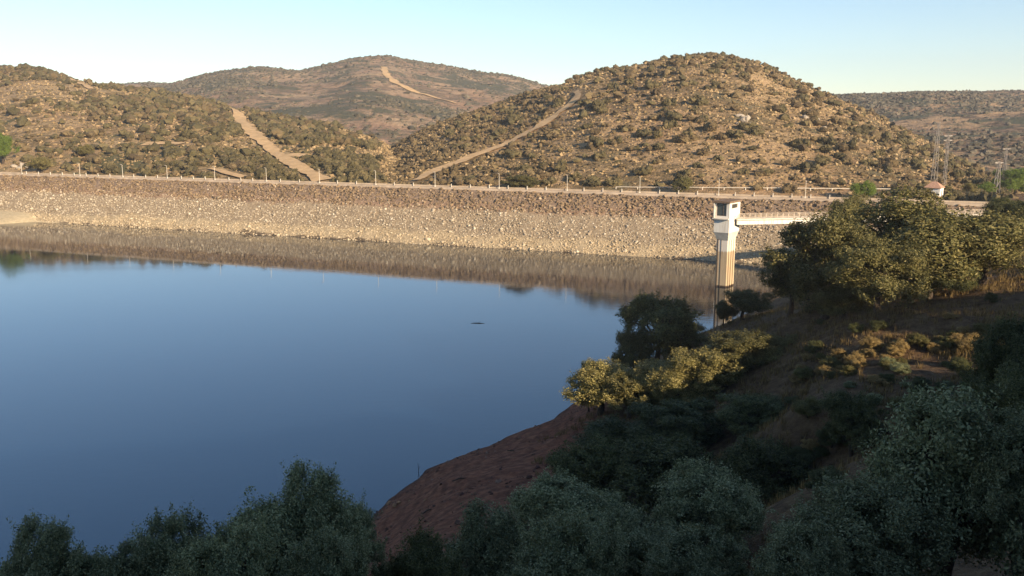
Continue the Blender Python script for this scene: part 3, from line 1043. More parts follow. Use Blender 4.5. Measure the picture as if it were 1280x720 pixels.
mb = MB(); mb.box((sx_ / 2 + 0.02, 0.2, 1.0), (0.06, 0.9, 2.0)); mb.build("door", M['darkmetal'], house)
wnd = MB(); wnd.box((-0.6, -sy_ / 2 - 0.02, 1.5), (0.8, 0.06, 0.9)); wnd.build("window", M['darkmetal'], house)


def pylon(px, base, top, wid, label, arms=3, hill=hillB, thick=0.11, dist=None):
    q = hill.slope_pt(px, base) if dist is None else at_r(px, base, dist)
    kk = m_per_px(q[1]) * 1.03
    H_ = (base - top) * kk
    wb = wid * kk / 2
    o = empty("lattice_pylon", (q[0], q[1], q[2] - 0.3), R(20))
    tag(o, label, "pylon", "lattice pylons beyond the right bank")
    lv_ = max(6, int(H_ / 2.4))
    mb = MB()
    W = lambda t: wb * (1 - t) + 0.28 * t
    cr = [(-1, -1), (1, -1), (1, 1), (-1, 1)]
    for a in cr: mb.tube([(a[0] * W(0), a[1] * W(0), 0), (a[0] * W(1), a[1] * W(1), H_)], thick * 0.7, 4)
    for j in range(lv_):
        t0, t1 = j / lv_, (j + 1) / lv_
        for q_ in range(4):
            a, b = cr[q_], cr[(q_ + 1) % 4]
            if j % 2: a, b = b, a
            mb.tube([(a[0] * W(t0), a[1] * W(t0), H_ * t0), (b[0] * W(t1), b[1] * W(t1), H_ * t1)], thick * 0.36, 3)
    mb.build("mast", M['steel'], o)
    for j in range(arms):
        z = H_ * (0.97 - 0.09 * j)
        ar = MB(); ar.tube([(-1.9, 0, z + 0.3), (0, 0, z), (1.9, 0, z + 0.3)], thick * 0.8, 4); ar.tube([(-1.9, 0, z + 0.3), (0, 0, z + 0.6), (1.9, 0, z + 0.3)], thick * 0.6, 3)
        c_ = ar.build("crossarm", M['steel'], o)
        for sx2 in (-1.75, 1.75):
            MB().tube([(sx2, 0, z + 0.25), (sx2, 0, z - 0.45)], 0.09, 5).build("insulator", M['darkmetal'], c_)
    return o


pylon(1167, 230, 155, 5, "tallest lattice pylon rising behind the white house", 0, thick=0.13)
pylon(1180, 231, 171, 2.6, "thin mast with crossarms just right of the white house", 2, thick=0.13)
pylon(1244.5, 247, 204, 6, "short stout lattice pylon at the far right above the road", 1, thick=0.17)
pylon(1253, 236, 187, 3, "slender pylon rising behind the stout one on the right", 1, thick=0.12)

# guard rail at the foot of the dome hill
gq = [hillB.slope_pt(px, 236.5 + (px - 770) * 0.008) for px in range(770, 1130, 9)]
rail = empty("guard_rail", gq[0])
tag(rail, "low pale guard rail along the road at the foot of the dome hill", "guard rail")
mb = MB(); G0 = Vector(gq[0])
mb.tube([tuple(Vector(q) - G0 + Vector((0, 0, 0.75))) for q in gq], 0.10, 6); mb.build("rail", M['pole'], rail)
for q in gq[::3]:
    mb = MB(); mb.box(tuple(Vector(q) - G0 + Vector((0, 0, 0.3))), (0.18, 0.18, 1.0)); mb.build("post", M['pole'], rail)

# ------------------------------------------------------------------ bushes on the hills
TRK_ARR = []
for o in list(COL.objects):
    if o.name.startswith("dirt_track"):
        vv = np.empty(len(o.data.vertices) * 3); o.data.vertices.foreach_get("co", vv)
        TRK_ARR.append(vv.reshape(-1, 3)[2::5, :2])
TRK_ARR = np.concatenate(TRK_ARR)
TRK_CELLS = {}
for q in TRK_ARR:
    TRK_CELLS.setdefault((int(q[0] // 12), int(q[1] // 12)), []).append(q)


def off_track(x, y, r):
    keep = np.ones(len(x), bool)
    cx, cy = (x // 12).astype(int), (y // 12).astype(int)
    for i in range(len(x)):
        for a in (-1, 0, 1):
            for b in (-1, 0, 1):
                for q in TRK_CELLS.get((cx[i] + a, cy[i] + b), ()):
                    if (q[0] - x[i]) ** 2 + (q[1] - y[i]) ** 2 < (r[i] + 3.8) ** 2:
                        keep[i] = False
    for q in TRK:
        keep &= (x - q[0]) ** 2 + (y - q[1]) ** 2 > q[2] ** 2
    return keep


def scatter(hill, n, px0, px1, rmin, rmax, tmax=1.0, dens=None, rng=RNG, tmin=0.02):
    b = rng.uniform(BX(px0), BX(px1), n * 3)
    r0, r1 = hill.toev(b), hill.Rv(b)
    t = rng.uniform(0, 1, n * 3)
    r = np.sqrt(r0 ** 2 + (r1 ** 2 - r0 ** 2) * t)
    tt = (r - r0) / (r1 - r0)
    x, y = r * np.sin(b), r * np.cos(b)
    k = (tt > tmin) & (tt < tmax)
    if dens is not None: k &= rng.uniform(0, 1, n * 3) < dens(x, y)
    x, y = x[k][:n], y[k][:n]
    s = rng.uniform(0, 1, len(x)) ** 2.0 * (rmax - rmin) + rmin
    k = off_track(x, y, s)
    x, y, s = x[k], y[k], s[k]
    return np.stack([x, y, hill.h(x, y)], -1), s


def clump(P, Rr, base=ICO1, per=3, flat=0.75, rng=RNG, jitter=0.38):
    """bushes made of a few overlapping lumps"""
    n_ = len(P)
    off = rng.normal(0, 0.3, (n_, per, 3)); off[..., 2] = np.abs(off[..., 2]) * 0.7 + 0.3
    off[:, 0, :2] = 0
    C = P[:, None] + off * Rr[:, None, None]
    rr = Rr[:, None] * rng.uniform(0.5, 0.85, (n_, per))
    return blobs(C.reshape(-1, 3), rr.reshape(-1), base, jitter, rng, flat)


# prototypes of the bushes that stand out singly
shr = []
for k in range(7):
    rg = np.random.default_rng(100 + k)
    P = rg.normal(0, 0.36, (9, 3)); P[:, 2] = np.abs(P[:, 2]) * 0.7 + 0.3
    V, Fc = blobs(P, rg.uniform(0.3, 0.52, 9), ICO2, 0.28, rg, 0.85)
    # loose leaf tufts round the outline
    q = V[rg.integers(0, len(V), 420)] * rg.uniform(0.98, 1.12, (420, 1))
    a, b = rg.normal(0, 0.07, (420, 3)), rg.normal(0, 0.07, (420, 3))
    LV = np.stack([q - a, q + b, q + a], 1).reshape(-1, 3)
    LF = np.arange(len(LV)).reshape(-1, 3) + len(V)
    shr.append(np_mesh("shrub", np.concatenate([V, LV]), np.concatenate([Fc, LF])))
SH = {}
for key in ('shrub_green', 'shrub_brown'):
    for k, me in enumerate(shr):
        c = me.copy(); c.materials.append(M[key]); SH[(key, k)] = c


def shrub(q, r, key, label, group=None, name="shrub", cat="shrub", hs=1.0):
    o = bpy.data.objects.new(name, SH[(key, random.randrange(7))])
    COL.objects.link(o)
    o.location = (q[0], q[1], q[2] - 0.15 * r)
    o.scale = (r * random.uniform(0.85, 1.15), r * random.uniform(0.85, 1.15), r * random.uniform(0.8, 1.1) * hs)
    o.rotation_euler = (0, 0, random.uniform(0, 6.28))
    return tag(o, label, cat, group)


dA = lambda x, y: np.clip(0.42 + 1.1 * fbm(x, y, 60, 3, 201), 0.04, 1)
dB = lambda x, y: np.clip(0.75 + 0.6 * fbm(x, y, 50, 3, 202), 0.1, 1)
PA, RA = scatter(hillA, 4600, -80, 470, 1.0, 3.6, dens=dA)
PB, RB = scatter(hillB, 1450, 560, 1290, 0.9, 3.0, dens=dB)
_b = np.arctan2(PB[:, 0], PB[:, 1]); _t = (np.hypot(PB[:, 0], PB[:, 1]) - hillB.toev(_b)) / (hillB.Rv(_b) - hillB.toev(_b))
RB = RB * np.clip(1.5 - _t * 0.75, 0.6, 1.15)
PBl, RBl = scatter(hillB, 2600, 430, 690, 0.7, 1.7)
thr = []
inA = np.argsort(-(RA / np.hypot(PA[:, 0], PA[:, 1])))
inB = np.argsort(-(RB / np.hypot(PB[:, 0], PB[:, 1])))
for i in inA[:120]:
    shrub(PA[i], RA[i], 'shrub_green', "dark green shrub among the scrub on the left hill", "shrubs on the left hill")
for i in inB[:140]:
    shrub(PB[i], RB[i] * 1.05, 'shrub_green' if random.random() < 0.62 else 'shrub_brown', "round dark shrub on the tan slope of the dome hill", "shrubs on the dome hill")
# trees standing on the skylines
for px, py, r in [(872, 70, 2.0), (880, 70, 2.6), (890, 70.5, 1.9), (846, 74, 1.6), (780, 85, 1.9), (790, 84, 1.6), (955, 84, 2.6), (965, 89, 2.2), (724, 98, 2.2), (735, 93, 2.0), (1010, 108, 1.8), (1042, 121, 1.7)]:
    b = BX(px); r1 = float(hillB.Rv(np.array([b]))[0]) * 0.985
    x, y = r1 * math.sin(b), r1 * math.cos(b)
    shrub((x, y, float(hillB.h(np.array([x]), np.array([y]))[0]) + 0.4), r, 'shrub_green', "small dark tree standing on the skyline of the dome hill", "trees on the dome hill skyline", "skyline_tree", "tree", 1.15)
for px, r in [(2, 3.0), (14, 2.6), (24, 3.2), (33, 2.8), (42, 3.4), (58, 2.4), (66, 2.6), (84, 1.9), (96, 2.2), (114, 2.0), (136, 1.8)]:
    b = BX(px); r1 = float(hillA.Rv(np.array([b]))[0]) * 0.985
    x, y = r1 * math.sin(b), r1 * math.cos(b)
    shrub((x, y, float(hillA.h(np.array([x]), np.array([y]))[0]) + 0.3), r, 'shrub_green', "small dark tree standing on the skyline of the left hill", "trees on the left hill skyline", "skyline_tree", "tree", 1.1)


def stuff_mesh(name, parts, mat, label):
    Vs, Fs, b = [], [], 0
    for V, Fc in parts:
        Vs.append(V); Fs.append(Fc + b); b += len(V)
    o = link(name, np_mesh(name, np.concatenate(Vs), np.concatenate(Fs)), mat)
    return tag(o, label, "scrub", kind="stuff")


kA, kB = inA[120:], inB[140:]
PA2, RA2 = scatter(hillA, 16000, -80, 560, 0.3, 1.0)
PB2, RB2 = scatter(hillB, 17000, 430, 1300, 0.28, 0.95)
PG1, RG1 = scatter(hillB, 17000, 430, 1300, 0.3, 0.85)
PG2, RG2 = scatter(hillA, 14000, -80, 560, 0.35, 1.0)
gA, gB = RNG.uniform(0, 1, len(kA)) < 0.65, RNG.uniform(0, 1, len(kB)) < 0.4
stuff_mesh("scrub", [clump(PA[kA[gA]], RA[kA[gA]], per=4), clump(PB[kB[gB]], RB[kB[gB]], per=4)], M['shrub_green'], "green scrub bushes spread over the near hills")
stuff_mesh("scrub", [blobs(PA2, RA2, jitter=0.45), blobs(PB2, RB2, jitter=0.45), clump(PBl, RBl, per=3), clump(PA[kA[~gA]], RA[kA[~gA]], per=4), clump(PB[kB[~gB]], RB[kB[~gB]], per=4)], M['shrub_brown'], "low brown scrub spread over the near hills")
stuff_mesh("grass", [blobs(PG1, RG1, jitter=0.5, flat=0.9), blobs(PG2, RG2, jitter=0.5, flat=0.9)], shrub_mat("hill_dry_grass", [(0.20, 0.14, 0.07), (0.31, 0.215, 0.11), (0.42, 0.31, 0.17)]), "tussocks of dry straw coloured grass on the near hills")
dC = lambda x, y: np.clip(0.45 + 0.9 * fbm(x, y, 180, 3, 203), 0.08, 1)
PC, RC = scatter(hillC, 11000, 180, 720, 1.1, 2.9, dens=dC, tmin=0.0)
PE, RE = scatter(hillE, 7000, 1020, 1310, 1.0, 2.8, dens=lambda x, y: np.clip(0.4 + 1.2 * fbm(x, y, 170, 3, 204), 0.05, 1), tmin=0.0)
PD, RD_ = scatter(hillD, 1200, 120, 320, 2.0, 4.0)
stuff_mesh("scrub", [blobs(PC, RC, jitter=0.4), blobs(PE, RE, jitter=0.4), blobs(PD, RD_, jitter=0.4)], M['shrub_far'], "grey green woodland scrub on the distant mountain and ridges")

# pale rocks
rkm = []
for k in range(4):
    rg = np.random.default_rng(300 + k)
    V, Fc = blobs(np.array([[0, 0, 0.2], [0.4, 0.2, 0.1], [-0.3, 0.25, 0.12]]), np.array([0.7, 0.5, 0.45]), ICO2, 0.16, rg, 0.75)
    rkm.append(np_mesh("rock", V, Fc))


def rock(q, r, mat, label, group=None, name="rock"):
    me = rkm[random.randrange(4)].copy(); me.materials.append(M[mat])
    o = link(name, me)
    o.location = q; o.scale = (r * random.uniform(.7, 1.3), r * random.uniform(.7, 1.2), r * random.uniform(.7, 1.2))
    o.rotation_euler = (random.uniform(-.3, .3), random.uniform(-.3, .3), random.uniform(0, 6))
    return tag(o, label, "rock", group)


for px, py, r in [(925, 146, 2.0), (929, 152, 2.6), (934, 149, 1.6), (921, 155, 1.4), (938, 157, 1.5), (1005, 148, 2.0), (1012, 143, 1.8), (1022, 150, 1.5), (1030, 160, 1.6)]:
    rock(hillB.slope_pt(px, py), r, 'stone', "pale grey rock outcrop on the upper right of the dome hill", "rock outcrops on the dome hill")
for px, py, r in [(18, 209, 1.6), (28, 208, 2.2), (36, 210, 2.0), (44, 209, 1.4), (24, 211, 1.5)]:
    rock(hillA.slope_pt(px, py), r, 'stone', "pale rock heaped behind the left end of the dam crest", "pale rocks at the left end of the dam")

# ------------------------------------------------------------------ trees: crowns of separate leaves
def crown_mesh(seed, n_lobes, n_leaves, leaf, sprigs=0, low=0.2, spread=0.62):
    rg = np.random.default_rng(seed)
    d = rg.normal(0, 1, (n_lobes, 3)); d /= np.linalg.norm(d, axis=1)[:, None]
    d[:, 2] = np.where(d[:, 2] < -0.8, -d[:, 2], d[:, 2])
    rad = np.array([0.40, 0.40, 0.36])
    fr = rg.uniform(0.45, 1.0, (n_lobes, 1))
    C = d * rad * fr * (spread / 0.62)
    C[0] = 0
    LR = rg.uniform(0.075, 0.19, n_lobes) * np.where(rg.uniform(0, 1, n_lobes) < 0.3, 0.7, 1.0); LR[0] = 0.22
    C[:, 2] += 0.5
    C[:, 2] = np.maximum(C[:, 2], 0.16)
    C[:, 2] *= 1.0 / (C[:, 2] + LR * 0.95).max()
    C[:, :2] *= 0.5 / np.percentile(np.hypot(C[:, 0], C[:, 1]) + LR, 92)
    # leaf positions on the lobes' outer shells, broken up by smaller clumps
    m_ = n_leaves * 3
    li = rg.choice(n_lobes, m_, p=LR ** 2 / (LR ** 2).sum())
    sub = 26
    sd_ = rg.normal(0, 1, (n_lobes, sub, 3)); sd_ /= np.linalg.norm(sd_, axis=2)[..., None]
    si_ = rg.integers(0, sub, m_)
    q = sd_[li, si_] + rg.normal(0, 0.24, (m_, 3))
    dist = rg.uniform(0.62, 1.06, m_)
    nq = q / np.linalg.norm(q, axis=1)[:, None]
    ln = np.clip(np.linalg.norm(q, axis=1), 0.7, 1.22)
    Pp = C[li] + nq * (LR[li] * dist * ln)[:, None]
    D = np.linalg.norm(Pp[:, None] - C[None], axis=2) / LR[None]
    D[np.arange(m_), li] = 9
    hole = fbm(Pp[:, 0] + 3 + seed, Pp[:, 1] + Pp[:, 2] * 0.7, 0.16, 3, seed) + fbm(Pp[:, 2] + 9, Pp[:, 0] - Pp[:, 1] * 0.6, 0.16, 3, seed + 5)
    k = (D.min(1) > 0.66) & (Pp[:, 2] > 0.02) & (hole > -0.42 + rg.normal(0, 0.1, m_))
    Pp, nq = Pp[k][:n_leaves], nq[k][:n_leaves]
    if sprigs:
        si2 = rg.integers(0, len(Pp), sprigs * 4)
        si2 = si2[(nq[si2, 2] > -0.1)][:sprigs]
        sp_, sn = [], []
        for j in si2:
            dr = nq[j] + np.array([0, 0, 0.7]) + rg.normal(0, 0.3, 3); dr /= np.linalg.norm(dr)
            Ls = rg.uniform(0.05, 0.13)
            t = rg.uniform(0, 1, 34)
            sp_.append(Pp[j] + dr * (t * Ls)[:, None] + rg.normal(0, 0.011, (34, 3)))
            sn.append(rg.normal(0, 1, (34, 3)) + dr)
        Pp = np.concatenate([Pp] + sp_); nq = np.concatenate([nq] + sn)
    n_ = len(Pp)
    nn = nq / np.linalg.norm(nq, axis=1)[:, None] + rg.normal(0, 0.55, (n_, 3)) + np.array([0, 0, 0.25])
    nn /= np.linalg.norm(nn, axis=1)[:, None]
    a = np.cross(nn, rg.normal(0, 1, (n_, 3))); a /= np.linalg.norm(a, axis=1)[:, None]
    b = np.cross(nn, a)
    s = leaf * rg.uniform(0.6, 1.3, n_)[:, None]
    V = np.stack([Pp - a * s, Pp - b * s * 0.48 + nn * s * 0.12, Pp + a * s, Pp + b * s * 0.48 + nn * s * 0.12], 1).reshape(-1, 3)
    return np_mesh("crown", V, np.arange(len(V)).reshape(-1, 4)), C, LR


def trunk_mesh(seed, C, LR, low=True):
    rg = random.Random(seed)
    mb = MB()
    top = Vector((rg.uniform(-.03, .03), rg.uniform(-.03, .03), 0.34))
    mb.tube([(0, 0, -0.15), (0, 0, 0.0), (rg.uniform(-.03, .03), rg.uniform(-.03, .03), 0.16), top], [0.05, 0.042, 0.032, 0.026], 8)
    for c in C[:12]:
        c = Vector(c); mid = top.lerp(c, 0.5) + Vector((rg.uniform(-.04, .04), rg.uniform(-.04, .04), rg.uniform(-.02, .05)))
        mb.tube([tuple(top), tuple(mid), tuple(top.lerp(c, 0.97))], [0.016, 0.011, 0.004], 5)
        for _ in range(3):
            e = c + Vector((rg.uniform(-.1, .1), rg.uniform(-.1, .1), rg.uniform(-.05, .12)))
            mb.tube([tuple(mid.lerp(c, 0.5)), tuple(e)], [0.006, 0.002], 4)
    return mb.mesh("trunk")


PROTO = {}
for kind, nv, args in (("near", 4, dict(n_lobes=40, n_leaves=80000, leaf=0.0105, sprigs=260)), ("mid", 5, dict(n_lobes=34, n_leaves=42000, leaf=0.0118, sprigs=90))):
    for k in range(nv):
        cm, C, LR = crown_mesh(500 + k * 7 + (0 if kind == "near" else 90), **args)
        tm = trunk_mesh(k, C, LR)
        tm.materials.append(M['bark'])
        PROTO[(kind, k)] = (cm, tm)
CM = {}


def tree_at(x, y, z, wd, ht, kind, var, mat, label, name="holm_oak", cat="tree", group=None, rz=None):
    cm, tm = PROTO[(kind, var)]
    key = (kind, var, mat)
    if key not in CM:
        c = cm.copy(); c.materials.append(M[mat]); CM[key] = c
    o = empty(name, (x, y, z), random.uniform(0, 6.28) if rz is None else rz)
    o.scale = (wd, wd, ht)
    tag(o, label, cat, group)
    link("trunk", tm, None, o)
    c = link("crown", CM[key], None, o)
    if ht > wd * 1.25:
        k_ = wd * 1.25 / ht
        c.scale = (1, 1, k_); c.location = (0, 0, 1 - k_)
    return o


def tree(px, top, wpx, y, kind, var, mat, label, name="holm_oak", cat="tree", group=None, rz=None, zoff=0.0):
    q = at_y(px, top, y)
    g = float(near_h(q[0], y)[0]) + zoff
    wd = wpx * m_per_px(y) * 1.08
    ht = max(q[2] - g, wd * 0.45)
    return tree_at(q[0], y, q[2] - ht, wd, ht, kind, var, mat, label, name, cat, group, rz)


# --- big oaks on the knoll before the dam
tree(1150, 236, 215, 101, "mid", 0, 'oak_lit', "largest spreading holm oak on the knoll below the white house", rz=0.4)
tree(1040, 262, 150, 98, "mid", 1, 'oak_lit', "left holm oak of the big clump on the knoll, overlapping the footbridge", rz=1.9)
tree(1105, 298, 130, 88, "mid", 2, 'oak_lit', "rounded holm oak in front of the largest one on the knoll", rz=4.2)
tree(1235, 268, 150, 100, "mid", 3, 'oak_lit', "wide low holm oak at the right of the big clump", rz=2.6)
tree(992, 312, 90, 106, "mid", 4, 'oak_dark', "dark lower holm oak at the left edge of the big clump", rz=0.9)
tree(1058, 350, 80, 92, "mid", 1, 'oak_lit', "low oak bush at the foot of the big clump on the knoll", "oak_bush", "bush", rz=5.0)
tree(1068, 243, 62, 150, "mid", 3, 'oak_lit', "pale feathery tree rising behind the big clump, right of the footbridge", rz=3.3)
tree(1165, 320, 110, 97, "mid", 0, 'oak_dark', "shaded oak bush under the right flank of the largest holm oak", "oak_bush", "bush", rz=2.2)
tree(930, 362, 66, 122, "mid", 2, 'oak_dark', "small dark oak by the shore right of the intake tower", rz=0.2)
tree(905, 378, 26, 121, "mid", 4, 'oak_dark', "small dark bush on the shore in front of the intake tower", "oak_bush", "bush", rz=1.2)
tree(1290, 250, 90, 130, "mid", 2, 'oak_dark', "oak standing in for the shaded mass, cut by the right edge beside the dense one", rz=2.9)  # this and the next: dark leaf colour stands in for a mass in shade
tree(1266, 246, 62, 138, "mid", 1, 'oak_dark', "dense oak standing in for the shaded mass at the right edge beyond the wide low one", rz=0.6)
# --- sunlit row and the tree behind it
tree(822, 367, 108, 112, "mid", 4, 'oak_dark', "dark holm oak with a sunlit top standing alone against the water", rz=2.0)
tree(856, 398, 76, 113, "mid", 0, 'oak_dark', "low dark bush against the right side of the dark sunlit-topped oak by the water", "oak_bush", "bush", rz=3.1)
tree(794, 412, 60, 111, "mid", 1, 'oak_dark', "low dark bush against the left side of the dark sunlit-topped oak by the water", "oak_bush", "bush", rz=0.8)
tree(752, 449, 112, 97, "mid", 0, 'oak_pale', "yellowish sunlit bush at the lakeward end of the lit row", "oak_bush", "bush", rz=2.4)
tree(818, 452, 104, 94, "mid", 3, 'oak_pale', "second yellowish bush from the lakeward end of the lit row", "oak_bush", "bush", rz=0.7)
tree(880, 436, 108, 90, "mid", 2, 'oak_pale', "bright rounded bush in the middle of the lit row", "oak_bush", "bush", rz=1.4)
tree(925, 412, 112, 93, "mid", 1, 'oak_lit', "tallest olive bush of the lit row, beneath the intake tower", "oak_bush", "bush", rz=3.0)
tree(980, 420, 84, 92, "mid", 4, 'oak_lit', "uphill olive bush at the right end of the lit row", "oak_bush", "bush", rz=5.3)
tree(788, 462, 90, 93, "mid", 1, 'oak_pale', "low yellowish bush filling the gap behind the lakeward pair of the lit row", "oak_bush", "bush", rz=3.7)
tree(850, 446, 84, 91, "mid", 0, 'oak_pale', "yellowish bush just left of the bright rounded one in the lit row", "oak_bush", "bush", rz=5.6)
tree(1012, 432, 60, 88, "mid", 3, 'oak_lit', "small olive bush ending the lit row where the dry grass begins", "oak_bush", "bush", rz=1.1)
tree(737, 450, 30, 101, "mid", 2, 'oak_dark', "small dark bush peeping over the lakeward end of the lit row", "oak_bush", "bush", rz=0.3)
# --- shaded thicket below the lit row
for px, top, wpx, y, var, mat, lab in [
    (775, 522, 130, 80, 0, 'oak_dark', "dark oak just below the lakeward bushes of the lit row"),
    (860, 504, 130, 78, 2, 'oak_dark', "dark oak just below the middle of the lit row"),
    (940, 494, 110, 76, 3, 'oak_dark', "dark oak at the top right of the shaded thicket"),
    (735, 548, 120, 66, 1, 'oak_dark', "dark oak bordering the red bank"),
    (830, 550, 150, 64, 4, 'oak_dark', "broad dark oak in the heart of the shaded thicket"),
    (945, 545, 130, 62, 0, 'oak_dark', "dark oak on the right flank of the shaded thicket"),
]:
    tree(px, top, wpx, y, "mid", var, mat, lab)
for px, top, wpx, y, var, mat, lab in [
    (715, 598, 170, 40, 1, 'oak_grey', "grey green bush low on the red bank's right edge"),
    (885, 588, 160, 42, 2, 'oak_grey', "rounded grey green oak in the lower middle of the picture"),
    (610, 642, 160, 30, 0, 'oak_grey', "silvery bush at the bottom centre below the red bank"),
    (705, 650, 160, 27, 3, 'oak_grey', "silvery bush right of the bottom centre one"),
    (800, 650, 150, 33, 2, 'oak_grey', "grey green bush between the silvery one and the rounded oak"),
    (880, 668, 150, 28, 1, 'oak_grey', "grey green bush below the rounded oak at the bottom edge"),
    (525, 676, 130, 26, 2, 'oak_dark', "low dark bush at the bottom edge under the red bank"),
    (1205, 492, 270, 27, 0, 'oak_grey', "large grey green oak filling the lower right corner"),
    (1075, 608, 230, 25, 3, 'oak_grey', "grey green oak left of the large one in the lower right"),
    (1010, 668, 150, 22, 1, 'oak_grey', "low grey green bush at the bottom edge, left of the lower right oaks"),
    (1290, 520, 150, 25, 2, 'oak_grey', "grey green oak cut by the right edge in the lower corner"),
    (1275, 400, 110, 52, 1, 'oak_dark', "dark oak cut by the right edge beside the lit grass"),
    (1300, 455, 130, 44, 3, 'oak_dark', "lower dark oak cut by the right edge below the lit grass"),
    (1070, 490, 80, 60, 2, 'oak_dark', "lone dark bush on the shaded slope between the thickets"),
    # left foreground
    (385, 592, 150, 24, 0, 'oak_grey', "tallest dark tree of the lower left with twiggy top"),
    (432, 638, 100, 26, 2, 'oak_grey', "small dark tree at the left foot of the red bank"),
    (305, 630, 190, 23, 1, 'oak_grey', "dark tree left of the tallest in the lower left"),
    (215, 652, 150, 22, 3, 'oak_grey', "dark bushy tree at the lower left with a raised twig"),
    (135, 684, 130, 21, 2, 'oak_grey', "low dark bush between the lower left trees"),
    (45, 660, 150, 21, 0, 'oak_grey', "dark tree in the bottom left corner with a lone sprig"),
    (280, 668, 150, 19, 2, 'oak_grey', "dark bush at the bottom edge in front of the lower left trees"),
    (400, 672, 130, 20, 3, 'oak_grey', "dark bush at the bottom edge beneath the tallest lower left tree"),
]:
    tree(px, top, wpx, y, "near", var, mat, lab)
# trees just outside the right edge: their shade falls across the slope
for x, y, wd, ht in ((63.0, 52.8, 7.6, 11.6), (67.8, 56.9, 8.5, 11.0), (71.3, 59.8, 8, 10.5)):
    tree_at(x, y, float(near_h(x, y)[0]), wd, ht, "mid", 0, 'oak_dark', "oak standing just outside the right edge of the view", group="oaks outside the right edge")


# bright trees beyond the dam
def far_tree(hill, px, base, top, wpx, var, mat, label, sink=0.0):
    q = hill.slope_pt(px, base)
    kk = m_per_px(q[1]) * 1.03
    tree_at(q[0], q[1], q[2] - sink, wpx * kk * 1.1, (base - top) * kk + sink, "mid", var, mat, label, "leafy_tree")


far_tree(hillB, 1080, 250, 226, 30, 0, 'fresh', "bright green tree beyond the crest above the footbridge")
far_tree(hillB, 1268, 246, 211, 44, 2, 'fresh', "bright green tree at the right edge beside the stout pylon")
far_tree(hillB, 1232, 246, 228, 22, 1, 'fresh', "small green tree left of the stout pylon")
far_tree(hillB, 1210, 243, 229, 18, 3, 'oak_pale', "yellow green bush between the white house and the stout pylon")
far_tree(hillB, 1182, 243, 232, 12, 2, 'oak_pale', "yellowish bush against the right wall of the white house")
far_tree(hillA, 4, 205, 167, 34, 1, 'fresh', "bright green tree at the left edge above the dam crest")
far_tree(hillA, 52, 216, 197, 26, 3, 'oak_pale', "round yellow green bush behind the left end of the crest")
far_tree(hillA, 108, 196, 181, 20, 0, 'oak_pale', "yellow green bush halfway down the left hill")
far_tree(hillB, 855, 245, 222, 22, 4, 'oak_lit', "leafy dark green tree at the foot of the dome hill left of the tower")
far_tree(hillB, 650, 238, 219, 46, 1, 'oak_lit', "wide olive tree behind the crest at the foot of the firebreak")

# ------------------------------------------------------------------ near slope: dry grass, dead brush, stones, odds and ends
def near_hit(px, py, y0=12, y1=230):
    ys = np.linspace(y0, y1, 1200)
    d = ray(px, py)
    X, Z = d[0] / d[1] * ys, 39 + d[2] / d[1] * ys
    H = near_h(X, ys)
    i = int(np.argmax(H >= Z))
    return np.array([X[i], ys[i], H[i]])


ngs = 26000
x = RNG.uniform(-6, 80, ngs); y = RNG.uniform(38, 140, ngs)
x[:2000] = RNG.uniform(23, 48, 2000); y[:2000] = 77 - (x[:2000] - 34) * 0.25 + RNG.normal(0, 2.6, 2000)
z = near_h(x, y)
k = (z > 5.5 + 4 * fbm(x, y, 8, 2, 401)) & (x > (y - 60) * 0.0 + 2) & (RNG.uniform(0, 1, ngs) < np.clip(0.5 + 1.3 * fbm(x, y, 5, 3, 402), 0.05, 1))
x, y, z = x[k], y[k], z[k]
nb_ = 9
T = np.repeat(np.stack([x, y, z], -1), nb_, 0) + np.concatenate([RNG.normal(0, 0.16, (len(x) * nb_, 2)), np.full((len(x) * nb_, 1), -0.05)], 1)
hh = np.repeat(RNG.uniform(0.25, 0.85, len(x)), nb_) * RNG.uniform(0.6, 1.15, len(T))
an = RNG.uniform(0, np.pi, len(T)); wv = np.stack([np.cos(an), np.sin(an), np.zeros(len(T))], -1) * 0.035
tip = T + np.concatenate([RNG.normal(0, 0.2, (len(T), 2)), np.ones((len(T), 1))], 1) * hh[:, None]
V = np.stack([T - wv, T + wv, tip], 1).reshape(-1, 3)
M['straw'] = leaf_mat("dry_grass", [(0.09, 0.06, 0.028), (0.19, 0.13, 0.054), (0.36, 0.26, 0.11)], 0.8, 0.3, 0.1)
tag(link("dry_grass", np_mesh("dry_grass", V, np.arange(len(V)).reshape(-1, 3)), M['straw']), "straw coloured dry grass tufts on the near slope", "grass", kind="stuff")

# small understory bushes
for k_, (px, py, s) in enumerate([(1010, 520, 1.2), (1040, 560, 1.3), (1090, 545, 1.0), (1130, 520, 1.1), (1000, 590, 1.3), (1150, 490, 1.0), (1060, 470, 0.8), (1110, 480, 0.7), (1200, 470, 1.1), (1240, 455, 1.0), (960, 610, 1.4), (1030, 620, 1.2),
                                 (1225, 420, 0.9), (1190, 425, 0.7), (1020, 440, 0.9), (950, 425, 0.8), (1240, 378, 0.8), (1215, 362, 0.8)]):
    q = near_hit(px, py)
    tree_at(q[0], q[1], q[2] - 0.25, s * 2.0, s * 1.5, "mid", k_ % 5, 'oak_dark' if k_ % 3 else 'oak_lit', "low bush scattered in the dry grass of the near slope", "low_bush", "bush", "low bushes on the near slope")

